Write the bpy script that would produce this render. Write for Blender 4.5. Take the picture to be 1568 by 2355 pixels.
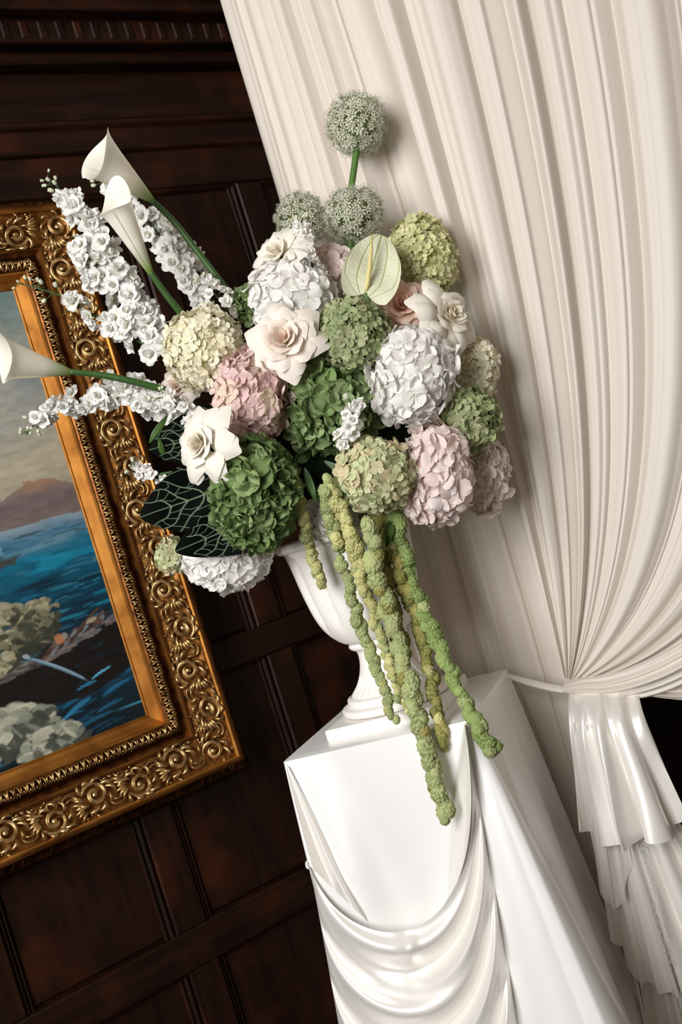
import bpy, bmesh, math, random
import numpy as np
from mathutils import Vector, Matrix, noise

for o in list(bpy.data.objects):
    bpy.data.objects.remove(o, do_unlink=True)
SC = bpy.context.scene
COL = SC.collection
rng = np.random.default_rng(7)
random.seed(7)
PI = math.pi

# ------------------------------------------------------------------ camera
F = 2350.0                      # focal length in pixels of the 1568 x 2355 frame
ROLL = math.radians(17.4)
CR, SR = math.cos(ROLL), math.sin(ROLL)
CZ = 1.5
cam_d = bpy.data.cameras.new('camera')
cam = bpy.data.objects.new('camera', cam_d)
COL.objects.link(cam)
cam.matrix_world = Matrix(((CR, SR, 0, 0), (0, 0, -1, 0), (-SR, CR, 0, CZ), (0, 0, 0, 1)))
cam_d.sensor_fit = 'VERTICAL'
cam_d.sensor_height = 36.0
cam_d.sensor_width = 24.0
cam_d.lens = F / 2355.0 * 36.0
cam_d.clip_start = 0.05
cam_d.dof.use_dof = True
cam_d.dof.focus_distance = 2.04
cam_d.dof.aperture_fstop = 5.0
SC.camera = cam

# ------------------------------------------------------------------ light
SC.view_settings.view_transform = 'Standard'
SC.view_settings.look = 'None'
SC.view_settings.gamma = 1.0
SC.view_settings.exposure = 0.0
world = bpy.data.worlds.new('room_light')
SC.world = world
world.use_nodes = True
wn_ = world.node_tree.nodes
wn_['Background'].inputs[0].default_value = (1.0, 0.85, 0.69, 1)
wn_['Background'].inputs[1].default_value = 0.22


def area_light(name, loc, target, sx, sy, energy, color):
    d = bpy.data.lights.new(name, 'AREA')
    d.shape = 'RECTANGLE'
    d.size, d.size_y = sx, sy
    d.energy = energy
    d.color = color
    o = bpy.data.objects.new(name, d)
    COL.objects.link(o)
    o.location = loc
    o.rotation_euler = (Vector(target) - Vector(loc)).to_track_quat('-Z', 'Y').to_euler()
    return o


area_light('window_daylight', (-1.75, -0.95, 2.55), (0.0, 2.2, 1.3), 1.5, 2.2, 172.0, (0.99, 0.99, 0.99))


# ------------------------------------------------------------------ geometry of the view
def uv(x, y):
    dx, dy = x - 784.0, y - 1177.5
    return dx * CR - dy * SR, dx * SR + dy * CR


def P(x, y, Y):
    """world point seen at photo pixel (x, y) at distance Y from the camera plane"""
    u, v = uv(x, y)
    return Vector((u * Y / F, Y, CZ - v * Y / F))


def proj(X, Y, Z):
    u, v = X * F / Y, (CZ - Z) * F / Y
    return 784.0 + u * CR + v * SR, 1177.5 - u * SR + v * CR


IMR = Vector((CR, 0, -SR))       # image right in the world
IMU = Vector((SR, 0, CR))        # image up in the world
IMF = Vector((0, -1, 0))         # towards the viewer

# wall: direction along it, its normal away from the camera, its distance
PHI = math.atan(3598 / F)
WD = np.array([math.sin(PHI), math.cos(PHI)])
WN = np.array([-WD[1], WD[0]])
WC = 2.35


def wall(s, d, z):
    p = WD * s + WN * (WC - d)
    return (p[0], p[1], z)


def wall_sz(x, y, d=0.0):
    u, v = uv(x, y)
    r = np.array([u / F, 1.0])
    Y = (WC - d) / (r @ WN)
    return float(r @ WD * Y), CZ - v * Y / F


# pedestal frame
E1 = np.array([math.cos(math.radians(20)), -math.sin(math.radians(20))])
E2 = np.array([math.sin(math.radians(20)), math.cos(math.radians(20))])
PC = np.array([-0.006, 2.22])
PTOP = 1.0455


def ped(x, y, z):
    p = PC + E1 * x + E2 * y
    return (p[0], p[1], z)


def front_xz(px, py, off=0.0):
    """pedestal-frame (x, z) of the photo pixel on the plane y = -0.2 - off"""
    u, v = uv(px, py)
    r = np.array([u / F, 1.0])
    Y = (PC @ E2 - 0.2 - off) / (r @ E2)
    return float((r * Y - PC) @ E1), CZ - v * Y / F


# curtain plane: parallel to the pedestal's back edge, behind it
KC = PC + E2 * 0.285


def cur(t, off, z):
    """t along the curtain, off towards the viewer, z up"""
    p = KC + E1 * t - E2 * off
    return (p[0], p[1], z)


def cur_tz(px, py, off=0.0):
    u, v = uv(px, py)
    r = np.array([u / F, 1.0])
    Y = (KC @ E2 - off) / (r @ E2)
    return float((r * Y - KC) @ E1), CZ - v * Y / F


# ------------------------------------------------------------------ object helpers
def add(name, verts, faces, mat=None, parent=None, smooth=True, loc=None, attrs=None):
    me = make_mesh(name, verts, faces, mat, smooth, attrs)
    o = bpy.data.objects.new(name, me)
    COL.objects.link(o)
    if parent is not None:
        o.parent = parent
    if loc is not None:
        o.location = loc
    return o


def make_mesh(name, verts, faces, mat=None, smooth=True, attrs=None):
    me = bpy.data.meshes.new(name)
    me.from_pydata([tuple(map(float, v)) for v in verts], [], [tuple(map(int, f)) for f in faces])
    if smooth:
        me.polygons.foreach_set('use_smooth', [True] * len(me.polygons))
    if attrs:
        for k, vals in attrs.items():
            vals = np.asarray(vals, dtype=np.float32)
            if vals.ndim == 1:
                a = me.attributes.new(k, 'FLOAT', 'POINT')
                a.data.foreach_set('value', vals)
            else:
                a = me.attributes.new(k, 'FLOAT_COLOR', 'POINT')
                a.data.foreach_set('color', vals.ravel())
    if mat is not None:
        me.materials.append(mat)
    me.update()
    return me


def inst(name, me, parent, M):
    o = bpy.data.objects.new(name, me)
    COL.objects.link(o)
    o.parent = parent
    o.matrix_basis = M
    return o


def thing(name, label, cat, loc=(0, 0, 0), group=None):
    o = bpy.data.objects.new(name, None)
    o.empty_display_size = 0.05
    COL.objects.link(o)
    o.location = loc
    tag(o, label, cat, group)
    return o


def tag(o, label, cat, group=None):
    o['label'] = label
    o['category'] = cat
    if group:
        o['group'] = group


def structure(o, label=None):
    o['kind'] = 'structure'
    if label:
        o['label'] = label
    return o


def grid_faces(nu, nv, closed_v=False, base=0):
    """nu+1 rows of (nv+1) verts (nv verts when closed)"""
    fs = []
    w = nv if closed_v else nv + 1
    for i in range(nu):
        for j in range(nv):
            a = base + i * w + j
            b = base + i * w + (j + 1) % w
            fs.append((a, b, b + w, a + w))
    return fs


class MB:
    def __init__(self):
        self.v, self.f, self.a = [], [], []

    def put(self, verts, faces, attr=None):
        b = len(self.v)
        self.v.extend([tuple(v) for v in verts])
        self.f.extend([tuple(i + b for i in f) for f in faces])
        self.a.extend(attr if attr is not None else [0.0] * len(verts))

    def box(self, p0, p1, fn=None):
        x0, y0, z0 = p0
        x1, y1, z1 = p1
        vs = [(x, y, z) for x in (x0, x1) for y in (y0, y1) for z in (z0, z1)]
        if fn:
            vs = [fn(*v) for v in vs]
        self.put(vs, [(0, 1, 3, 2), (4, 6, 7, 5), (0, 4, 5, 1), (2, 3, 7, 6), (0, 2, 6, 4), (1, 5, 7, 3)])

    def tube(self, pts, rad, n=6, cap=True, attr=None):
        pts = [Vector(p) for p in pts]
        m = len(pts)
        if not hasattr(rad, '__len__'):
            rad = [rad] * m
        vs = []
        up = None
        for i, p in enumerate(pts):
            t = (pts[min(i + 1, m - 1)] - pts[max(i - 1, 0)])
            if t.length < 1e-9:
                t = Vector((0, 0, 1))
            t.normalize()
            if up is None:
                up = Vector((0, 0, 1)) if abs(t.z) < 0.9 else Vector((1, 0, 0))
            a = up - t * up.dot(t)
            if a.length < 1e-6:
                a = t.orthogonal()
            a.normalize()
            up = a
            b = t.cross(a)
            for k in range(n):
                an = 2 * PI * k / n
                vs.append(tuple(p + (a * math.cos(an) + b * math.sin(an)) * rad[i]))
        fs = grid_faces(m - 1, n, closed_v=True)
        if cap:
            fs.append(tuple(range(n - 1, -1, -1)))
            fs.append(tuple(range((m - 1) * n, m * n)))
        at = None
        if attr is not None:
            at = [attr[i] for i in range(m) for _ in range(n)]
        self.put(vs, fs, at)

    def ball(self, c, r, nu=5, nv=7, sc=(1, 1, 1), M=None, attr=0.0):
        vs, fs = [], []
        for i in range(nu + 1):
            th = PI * i / nu
            for j in range(nv):
                an = 2 * PI * j / nv
                p = Vector((r * sc[0] * math.sin(th) * math.cos(an), r * sc[1] * math.sin(th) * math.sin(an), r * sc[2] * math.cos(th)))
                if M is not None:
                    p = M @ p
                vs.append(tuple(Vector(c) + p))
        fs = grid_faces(nu, nv, closed_v=True)
        self.put(vs, fs, [attr] * len(vs))

    def build(self, name, mat, parent=None, smooth=True, attr=None, loc=None):
        return add(name, self.v, self.f, mat, parent, smooth, loc, {attr: self.a} if attr else None)


def smoothstep(a, b, x):
    t = np.clip((x - a) / (b - a), 0, 1)
    return t * t * (3 - 2 * t)


def spline(pts, n):
    """Catmull-Rom through pts, n samples"""
    pts = np.array([list(p) for p in pts], float)
    m = len(pts)
    if m == 2:
        return [pts[0] + (pts[1] - pts[0]) * i / (n - 1) for i in range(n)]
    ext = np.vstack([2 * pts[0] - pts[1], pts, 2 * pts[-1] - pts[-2]])
    out = []
    for i in range(n):
        x = i / (n - 1) * (m - 1)
        k = min(int(x), m - 2)
        t = x - k
        p0, p1, p2, p3 = ext[k:k + 4]
        out.append(0.5 * (2 * p1 + (p2 - p0) * t + (2 * p0 - 5 * p1 + 4 * p2 - p3) * t * t + (3 * p1 - p0 - 3 * p2 + p3) * t ** 3))
    return out


def vnoise(x, y, seed=0):
    """value noise on numpy arrays, range 0..1"""
    r = np.random.default_rng(seed).random((64, 64))
    xi, yi = np.floor(x).astype(int), np.floor(y).astype(int)
    fx, fy = x - xi, y - yi
    fx, fy = fx * fx * (3 - 2 * fx), fy * fy * (3 - 2 * fy)
    a, b = r[xi % 64, yi % 64], r[(xi + 1) % 64, yi % 64]
    c, d = r[xi % 64, (yi + 1) % 64], r[(xi + 1) % 64, (yi + 1) % 64]
    return (a * (1 - fx) + b * fx) * (1 - fy) + (c * (1 - fx) + d * fx) * fy


# ------------------------------------------------------------------ materials
def lin(r, g, b):
    def f(c):
        c /= 255.0
        return c / 12.92 if c <= 0.04045 else ((c + 0.055) / 1.055) ** 2.4
    return (f(r), f(g), f(b), 1.0)


def new_mat(name):
    m = bpy.data.materials.new(name)
    m.use_nodes = True
    nt = m.node_tree
    return m, nt.nodes, nt.links, nt.nodes['Principled BSDF']


def mat_simple(name, col, rough=0.5, metal=0.0, spec=0.5, bump=0.0, bscale=60.0, var=0.0, sheen=0.0):
    m, N, L, b = new_mat(name)
    b.inputs['Base Color'].default_value = col
    b.inputs['Roughness'].default_value = rough
    b.inputs['Metallic'].default_value = metal
    b.inputs['Specular IOR Level'].default_value = spec
    if sheen:
        b.inputs['Sheen Weight'].default_value = sheen
    if bump or var:
        tc = N.new('ShaderNodeTexCoord')
        nz = N.new('ShaderNodeTexNoise')
        nz.inputs['Scale'].default_value = bscale
        nz.inputs['Detail'].default_value = 5
        L.new(tc.outputs['Object'], nz.inputs['Vector'])
        if bump:
            bp = N.new('ShaderNodeBump')
            bp.inputs['Strength'].default_value = bump
            bp.inputs['Distance'].default_value = 0.004
            L.new(nz.outputs['Fac'], bp.inputs['Height'])
            L.new(bp.outputs['Normal'], b.inputs['Normal'])
        if var:
            mx = N.new('ShaderNodeMix')
            mx.data_type = 'RGBA'
            mx.inputs['A'].default_value = tuple(c * (1 - var) for c in col[:3]) + (1,)
            mx.inputs['B'].default_value = tuple(min(1, c * (1 + var)) for c in col[:3]) + (1,)
            L.new(nz.outputs['Fac'], mx.inputs['Factor'])
            L.new(mx.outputs['Result'], b.inputs['Base Color'])
    return m


def mat_petal(name, inner, outer, alt=None, trans=0.3, rough=0.55, bright=0.12, mid=0.45):
    """radial tint from the claw (rad 0) to the rim (rad 1), random tint per piece, thin-leaf translucency"""
    m, N, L, b = new_mat(name)
    at = N.new('ShaderNodeAttribute')
    at.attribute_name = 'rad'
    ramp = N.new('ShaderNodeValToRGB')
    ramp.color_ramp.elements[0].color = inner
    ramp.color_ramp.elements[0].position = 0.05
    ramp.color_ramp.elements[1].color = outer
    ramp.color_ramp.elements[1].position = mid
    L.new(at.outputs['Fac'], ramp.inputs['Fac'])
    oi = N.new('ShaderNodeObjectInfo')
    col = ramp.outputs['Color']
    if alt is not None:
        mr = N.new('ShaderNodeMapRange')
        mr.inputs['From Min'].default_value = 0.45
        mr.inputs['From Max'].default_value = 1.0
        L.new(oi.outputs['Random'], mr.inputs['Value'])
        mx = N.new('ShaderNodeMix')
        mx.data_type = 'RGBA'
        L.new(mr.outputs['Result'], mx.inputs['Factor'])
        L.new(col, mx.inputs['A'])
        mx.inputs['B'].default_value = alt
        col = mx.outputs['Result']
    ml = N.new('ShaderNodeMath')
    ml.operation = 'MULTIPLY_ADD'
    ml.inputs[1].default_value = 37.77
    ml.inputs[2].default_value = 0.31
    L.new(oi.outputs['Random'], ml.inputs[0])
    fr = N.new('ShaderNodeMath')
    fr.operation = 'FRACT'
    L.new(ml.outputs[0], fr.inputs[0])
    mr2 = N.new('ShaderNodeMapRange')
    mr2.inputs['To Min'].default_value = 1 - bright
    mr2.inputs['To Max'].default_value = 1 + bright * 0.6
    L.new(fr.outputs[0], mr2.inputs['Value'])
    hs = N.new('ShaderNodeHueSaturation')
    L.new(mr2.outputs['Result'], hs.inputs['Value'])
    L.new(col, hs.inputs['Color'])
    col = hs.outputs['Color']
    L.new(col, b.inputs['Base Color'])
    b.inputs['Roughness'].default_value = rough
    b.inputs['Specular IOR Level'].default_value = 0.3
    tr = N.new('ShaderNodeBsdfTranslucent')
    L.new(col, tr.inputs['Color'])
    ms = N.new('ShaderNodeMixShader')
    ms.inputs[0].default_value = trans
    L.new(b.outputs[0], ms.inputs[1])
    L.new(tr.outputs[0], ms.inputs[2])
    L.new(ms.outputs[0], N['Material Output'].inputs['Surface'])
    return m


def mat_wood(name, c0, c1, c2, rough=0.42, spec=0.3):
    m, N, L, b = new_mat(name)
    tc = N.new('ShaderNodeTexCoord')
    at = N.new('ShaderNodeAttribute')
    at.attribute_name = 'grain'                 # (across, depth, along) coordinates of the plank
    mp = N.new('ShaderNodeMapping')
    mp.inputs['Scale'].default_value = (34, 34, 2.2)
    L.new(at.outputs['Vector'], mp.inputs['Vector'])
    n1 = N.new('ShaderNodeTexNoise')
    n1.inputs['Scale'].default_value = 1.0
    n1.inputs['Detail'].default_value = 8
    n1.inputs['Distortion'].default_value = 0.6
    L.new(mp.outputs[0], n1.inputs['Vector'])
    n2 = N.new('ShaderNodeTexNoise')
    n2.inputs['Scale'].default_value = 5.0
    n2.inputs['Detail'].default_value = 4
    L.new(at.outputs['Vector'], n2.inputs['Vector'])
    ramp = N.new('ShaderNodeValToRGB')
    e = ramp.color_ramp.elements
    e[0].color, e[0].position = c0, 0.32
    e[1].color, e[1].position = c1, 0.68
    L.new(n1.outputs['Fac'], ramp.inputs['Fac'])
    r2 = N.new('ShaderNodeValToRGB')
    r2.color_ramp.elements[0].position = 0.52
    r2.color_ramp.elements[0].color = (0, 0, 0, 1)
    r2.color_ramp.elements[1].position = 0.78
    r2.color_ramp.elements[1].color = (1, 1, 1, 1)
    L.new(n2.outputs['Fac'], r2.inputs['Fac'])
    mx = N.new('ShaderNodeMix')
    mx.data_type = 'RGBA'
    L.new(r2.outputs['Color'], mx.inputs['Factor'])
    L.new(ramp.outputs['Color'], mx.inputs['A'])
    mx.inputs['B'].default_value = c2
    L.new(mx.outputs['Result'], b.inputs['Base Color'])
    bp = N.new('ShaderNodeBump')
    bp.inputs['Strength'].default_value = 0.25
    bp.inputs['Distance'].default_value = 0.002
    L.new(n1.outputs['Fac'], bp.inputs['Height'])
    L.new(bp.outputs['Normal'], b.inputs['Normal'])
    b.inputs['Roughness'].default_value = rough
    b.inputs['Specular IOR Level'].default_value = spec
    return m


def mat_gold(name, hi, lo, rough, bscale=90.0, bump=0.25):
    m, N, L, b = new_mat(name)
    tc = N.new('ShaderNodeTexCoord')
    nz = N.new('ShaderNodeTexNoise')
    nz.inputs['Scale'].default_value = bscale
    nz.inputs['Detail'].default_value = 6
    L.new(tc.outputs['Object'], nz.inputs['Vector'])
    ramp = N.new('ShaderNodeValToRGB')
    ramp.color_ramp.elements[0].position = 0.35
    ramp.color_ramp.elements[0].color = lo
    ramp.color_ramp.elements[1].position = 0.62
    ramp.color_ramp.elements[1].color = hi
    L.new(nz.outputs['Fac'], ramp.inputs['Fac'])
    # darker tint in the hollows of the carving
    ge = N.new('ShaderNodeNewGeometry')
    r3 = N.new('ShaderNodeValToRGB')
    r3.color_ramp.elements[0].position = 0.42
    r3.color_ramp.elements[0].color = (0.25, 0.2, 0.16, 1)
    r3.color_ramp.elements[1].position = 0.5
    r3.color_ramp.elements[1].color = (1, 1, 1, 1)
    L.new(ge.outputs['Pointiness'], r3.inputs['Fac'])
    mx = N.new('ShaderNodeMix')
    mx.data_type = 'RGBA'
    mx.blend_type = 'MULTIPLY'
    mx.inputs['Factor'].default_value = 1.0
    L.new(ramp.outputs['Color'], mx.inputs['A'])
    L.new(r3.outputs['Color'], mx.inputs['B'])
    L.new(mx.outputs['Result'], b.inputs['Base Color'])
    b.inputs['Metallic'].default_value = 0.85
    b.inputs['Roughness'].default_value = rough
    bp = N.new('ShaderNodeBump')
    bp.inputs['Strength'].default_value = bump
    bp.inputs['Distance'].default_value = 0.002
    L.new(nz.outputs['Fac'], bp.inputs['Height'])
    L.new(bp.outputs['Normal'], b.inputs['Normal'])
    return m


def mat_satin(name, col, rough=0.3, spec=0.6, sheen=0.3, trans=0.0, weave=0.05, metal=0.0):
    m, N, L, b = new_mat(name)
    b.inputs['Base Color'].default_value = col
    b.inputs['Roughness'].default_value = rough
    b.inputs['Specular IOR Level'].default_value = spec
    b.inputs['Sheen Weight'].default_value = sheen
    b.inputs['Sheen Roughness'].default_value = 0.4
    b.inputs['Metallic'].default_value = metal
    tc = N.new('ShaderNodeTexCoord')
    nz = N.new('ShaderNodeTexNoise')
    nz.inputs['Scale'].default_value = 900
    nz.inputs['Detail'].default_value = 2
    L.new(tc.outputs['Object'], nz.inputs['Vector'])
    nz2 = N.new('ShaderNodeTexNoise')
    nz2.inputs['Scale'].default_value = 14
    nz2.inputs['Detail'].default_value = 3
    L.new(tc.outputs['Object'], nz2.inputs['Vector'])
    ad = N.new('ShaderNodeMath')
    ad.operation = 'MULTIPLY_ADD'
    ad.inputs[1].default_value = 0.06
    L.new(nz.outputs['Fac'], ad.inputs[0])
    L.new(nz2.outputs['Fac'], ad.inputs[2])
    bp = N.new('ShaderNodeBump')
    bp.inputs['Strength'].default_value = weave
    bp.inputs['Distance'].default_value = 0.01
    L.new(ad.outputs[0], bp.inputs['Height'])
    L.new(bp.outputs['Normal'], b.inputs['Normal'])
    if trans:
        tr = N.new('ShaderNodeBsdfTranslucent')
        tr.inputs['Color'].default_value = col
        ms = N.new('ShaderNodeMixShader')
        ms.inputs[0].default_value = trans
        L.new(b.outputs[0], ms.inputs[1])
        L.new(tr.outputs[0], ms.inputs[2])
        L.new(ms.outputs[0], N['Material Output'].inputs['Surface'])
    return m


M_WOOD = mat_wood('dark_stained_oak', lin(16, 6, 2), lin(37, 16, 7), lin(62, 28, 12), 0.45, 0.2)
M_WOOD2 = mat_wood('dark_oak_moulding', lin(20, 8, 3), lin(46, 21, 9), lin(68, 32, 14), 0.55, 0.14)
M_DARK = mat_simple('painted_hall_darkness', lin(10, 8, 7), 0.9, var=0.2, bscale=6)  # near-black colour paints in the darkness of the hall
M_FLOOR = mat_simple('dark_floorboards', lin(40, 24, 14), 0.5, var=0.4, bscale=8)
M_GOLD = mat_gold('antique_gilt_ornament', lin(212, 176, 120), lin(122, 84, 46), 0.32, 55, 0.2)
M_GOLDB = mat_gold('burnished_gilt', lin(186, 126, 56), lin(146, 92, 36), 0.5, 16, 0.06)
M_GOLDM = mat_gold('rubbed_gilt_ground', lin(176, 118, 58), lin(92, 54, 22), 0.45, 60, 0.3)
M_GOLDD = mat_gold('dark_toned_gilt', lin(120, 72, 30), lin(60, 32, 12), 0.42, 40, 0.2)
M_VOILE = mat_satin('ivory_voile', lin(230, 221, 210), 0.5, 0.4, 0.3, 0.14, 0.02)
M_VOILE2 = mat_satin('ivory_lining_voile', lin(233, 223, 211), 0.55, 0.3, 0.3, 0.10, 0.02)
M_SATIN = mat_satin('ivory_satin', lin(243, 239, 233), 0.36, 0.7, 0.1, 0.0, 0.05, 0.34)
M_SATINT = mat_satin('white_taut_satin', lin(248, 247, 245), 0.36, 0.6, 0.1, 0.0, 0.03, 0.22)
M_PLASTER = mat_simple('white_cast_stone', lin(240, 236, 230), 0.5, 0, 0.4, 0.12, 120, 0.03)
M_STEM = mat_simple('fresh_green_stem', lin(82, 118, 48), 0.45, 0, 0.4, 0.1, 80, 0.25)
M_STEMD = mat_simple('dark_green_stem', lin(52, 84, 34), 0.45, 0, 0.4, 0.1, 80, 0.25)
M_STEMP = mat_simple('pale_green_sepal', lin(176, 188, 128), 0.5, var=0.2)
M_FOAM = mat_simple('dark_green_floral_foam', lin(22, 34, 16), 0.9, 0, 0.2, 0.6, 90, 0.4)
M_LEAF = mat_petal('green_filler_leaf', lin(40, 66, 24), lin(66, 98, 38), trans=0.15, rough=0.4)

P_WHITE = mat_petal('white_hydrangea_petal', lin(236, 236, 222), lin(247, 244, 240), trans=0.28, bright=0.06)
P_CREAM = mat_petal('cream_panicle_petal', lin(226, 222, 176), lin(246, 242, 222), lin(240, 232, 200), trans=0.28, bright=0.08)
P_PINK = mat_petal('pink_hydrangea_petal', lin(222, 180, 180), lin(236, 206, 204), lin(240, 226, 200), trans=0.28, bright=0.1)
P_BLUSH = mat_petal('blush_hydrangea_petal', lin(232, 196, 186), lin(243, 226, 220), lin(246, 236, 232), trans=0.28, bright=0.06)
P_BLUSHW = mat_petal('pale_blush_petal', lin(236, 214, 200), lin(244, 234, 226), trans=0.3, bright=0.06)
P_LIME = mat_petal('lime_panicle_petal', lin(190, 194, 120), lin(222, 222, 170), lin(236, 230, 188), trans=0.28, bright=0.14)
P_SAGE = mat_petal('sage_green_petal', lin(132, 148, 98), lin(170, 182, 134), lin(194, 194, 154), trans=0.25, bright=0.16)
P_ANTQ = mat_petal('antique_green_petal', lin(172, 184, 132), lin(206, 212, 168), lin(222, 202, 168), trans=0.25, bright=0.12)
P_GREEN = mat_petal('leaf_green_petal', lin(80, 100, 56), lin(118, 142, 86), lin(150, 168, 116), trans=0.22, bright=0.2)
P_GREEN2 = mat_petal('mid_green_petal', lin(84, 106, 60), lin(128, 152, 96), lin(166, 182, 132), trans=0.22, bright=0.2)
P_ROSEW = mat_petal('white_rose_petal', lin(238, 228, 206), lin(246, 241, 230), trans=0.26, bright=0.04, mid=0.7)
P_ROSEB = mat_petal('blush_rose_petal', lin(247, 228, 210), lin(248, 239, 229), trans=0.26, bright=0.04, mid=0.8)
P_ROSEP = mat_petal('peach_rose_petal', lin(240, 190, 168), lin(244, 218, 204), trans=0.26, bright=0.05, mid=0.85)
P_LARK = mat_petal('white_larkspur_petal', lin(214, 224, 186), lin(246, 245, 241), trans=0.3, bright=0.05, mid=0.4)
P_BUD = mat_petal('greenish_bud', lin(182, 196, 140), lin(226, 230, 204), trans=0.2, bright=0.1)
P_CALLA = mat_petal('calla_spathe', lin(120, 150, 40), lin(246, 242, 230), trans=0.25, bright=0.02, mid=0.42)
P_ALLIUM = mat_petal('allium_star', lin(156, 166, 118), lin(230, 231, 212), trans=0.2, bright=0.1, mid=0.5)
P_AMAR = mat_petal('green_amaranthus', lin(122, 134, 80), lin(186, 192, 140), lin(178, 186, 128), trans=0.08, rough=0.8, bright=0.12, mid=0.9)
P_AMARY = mat_petal('yellow_green_amaranthus', lin(148, 146, 84), lin(210, 206, 148), lin(206, 202, 140), trans=0.08, rough=0.8, bright=0.12, mid=0.9)
P_AMARD = mat_petal('olive_amaranthus', lin(104, 104, 48), lin(160, 160, 96), lin(164, 154, 88), trans=0.08, rough=0.8, bright=0.15, mid=0.9)
P_AMARG = mat_petal('bright_green_amaranthus', lin(104, 124, 62), lin(160, 178, 112), lin(152, 170, 104), trans=0.08, rough=0.8, bright=0.12, mid=0.9)


def mat_veined(name, blade, vein, rough, spec, trans):
    m, N, L, b = new_mat(name)
    at = N.new('ShaderNodeAttribute')
    at.attribute_name = 'vein'
    mx = N.new('ShaderNodeMix')
    mx.data_type = 'RGBA'
    mx.inputs['A'].default_value = blade
    mx.inputs['B'].default_value = vein
    L.new(at.outputs['Fac'], mx.inputs['Factor'])
    L.new(mx.outputs['Result'], b.inputs['Base Color'])
    b.inputs['Roughness'].default_value = rough
    b.inputs['Specular IOR Level'].default_value = spec
    tr = N.new('ShaderNodeBsdfTranslucent')
    L.new(mx.outputs['Result'], tr.inputs['Color'])
    ms = N.new('ShaderNodeMixShader')
    ms.inputs[0].default_value = trans
    L.new(b.outputs[0], ms.inputs[1])
    L.new(tr.outputs[0], ms.inputs[2])
    L.new(ms.outputs[0], N['Material Output'].inputs['Surface'])
    return m


M_ANTH = mat_veined('pale_green_anthurium_spathe', lin(236, 238, 210), lin(176, 192, 122), 0.2, 0.6, 0.15)
M_DLEAF = mat_veined('black_green_velvet_leaf', lin(6, 9, 6), lin(116, 132, 108), 0.6, 0.03, 0.0)


# ------------------------------------------------------------------ setting: panelled wall, floor, dark doorway
def plank(name, s0, s1, d0, d1, z0, z1, mat, parent, along='z', bevel=0.004, bot=None):
    """a board on the wall with a chamfered front face"""
    b = min(bevel, (s1 - s0) * 0.3, (z1 - z0) * 0.3)
    loc = [(s0, d0, z0), (s1, d0, z0), (s1, d0, z1), (s0, d0, z1),
           (s0, d1 - b, z0), (s1, d1 - b, z0), (s1, d1 - b, z1), (s0, d1 - b, z1),
           (s0 + b, d1, z0 + b), (s1 - b, d1, z0 + b), (s1 - b, d1, z1 - b), (s0 + b, d1, z1 - b)]
    fs = [(8, 9, 10, 11)]
    for i in range(4):
        j = (i + 1) % 4
        fs += [(i, j, j + 4, i + 4), (i + 4, j + 4, j + 8, i + 8)]
    r = rng.random(2) * 20
    gr = [((s + r[0], d, z + r[1], 1) if along == 'z' else (z + r[0], d, s + r[1], 1)) for s, d, z in loc]
    return add(name, [wall(*p) for p in loc], fs, mat, parent, False, None, {'grain': gr})


def moulding_bar(name, s0, s1, z0, z1, d0, prof, mat, parent, along):
    """rounded moulding: prof = list of (across 0..1, depth)"""
    vs, gr = [], []
    r = rng.random(2) * 20
    for e in (0, 1):
        for a, d in prof:
            if along == 'z':
                s, z = s0 + (s1 - s0) * a, (z0, z1)[e]
                gr.append((s + r[0], d, z + r[1], 1))
            else:
                s, z = (s0, s1)[e], z0 + (z1 - z0) * a
                gr.append((z + r[0], d, s + r[1], 1))
            vs.append(wall(s, d0 + d, z))
    n = len(prof)
    fs = [(i, i + 1, n + i + 1, n + i) for i in range(n - 1)]
    return add(name, vs, fs, mat, parent, True, None, {'grain': gr})


SLEFT, SRIGHT = -1.3, 1.95
ZT = 3.3
vs = [wall(SLEFT, -0.10, 0), wall(SRIGHT, -0.10, 0), wall(SRIGHT, -0.10, ZT), wall(SLEFT, -0.10, ZT),
      wall(SLEFT, -0.03, 0), wall(SRIGHT, -0.03, 0), wall(SRIGHT, -0.03, ZT), wall(SLEFT, -0.03, ZT)]
wallo = structure(add('wall_back', vs, [(4, 5, 6, 7), (0, 1, 5, 4), (1, 2, 6, 5), (2, 3, 7, 6), (3, 0, 4, 7), (3, 2, 1, 0)], M_WOOD, None, False,
                      None, {'grain': [(v[0], 0, v[2], 1) for v in vs]}), 'dark stained oak panelled wall behind the painting')
stiles = [(-1.01, -0.93), (-0.57, -0.49), (-0.13, -0.05), (0.31, 0.39), (0.75, 0.83), (1.19, 1.265), (1.53, 1.61), (1.87, 1.95)]
rails = [(0.0, 0.14), (0.58, 0.67), (1.207, 1.282), (1.82, 1.90), (2.45, 2.562)]
for z0, z1 in rails:
    plank('rail', SLEFT, SRIGHT, -0.03, 0.0, z0, z1, M_WOOD, wallo, 's')
bead = [(0, 0.0), (0.08, 0.010), (0.25, 0.013), (0.42, 0.006), (0.5, 0.006), (0.62, 0.015), (0.85, 0.017), (1.0, 0.0)]
beadr = [(1 - a, d) for a, d in reversed(bead)]
for (sa, sb) in stiles:
    for (za, zb) in zip(rails[:-1], rails[1:]):
        sto = plank('stile', sa, sb, -0.03, -0.002, za[1], zb[0], M_WOOD, wallo, 'z')
        # mouldings run either side of the stile, set into the panel recess
        for (m0, m1, pf) in ((sa - 0.026, sa - 0.001, bead), (sb + 0.001, sb + 0.02, beadr)):
            moulding_bar('panel_moulding', m0, m1, za[1], zb[0], -0.026, pf, M_WOOD2, sto, 'z')
ed = [SLEFT] + [x for st in stiles for x in st] + [SRIGHT]
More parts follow.
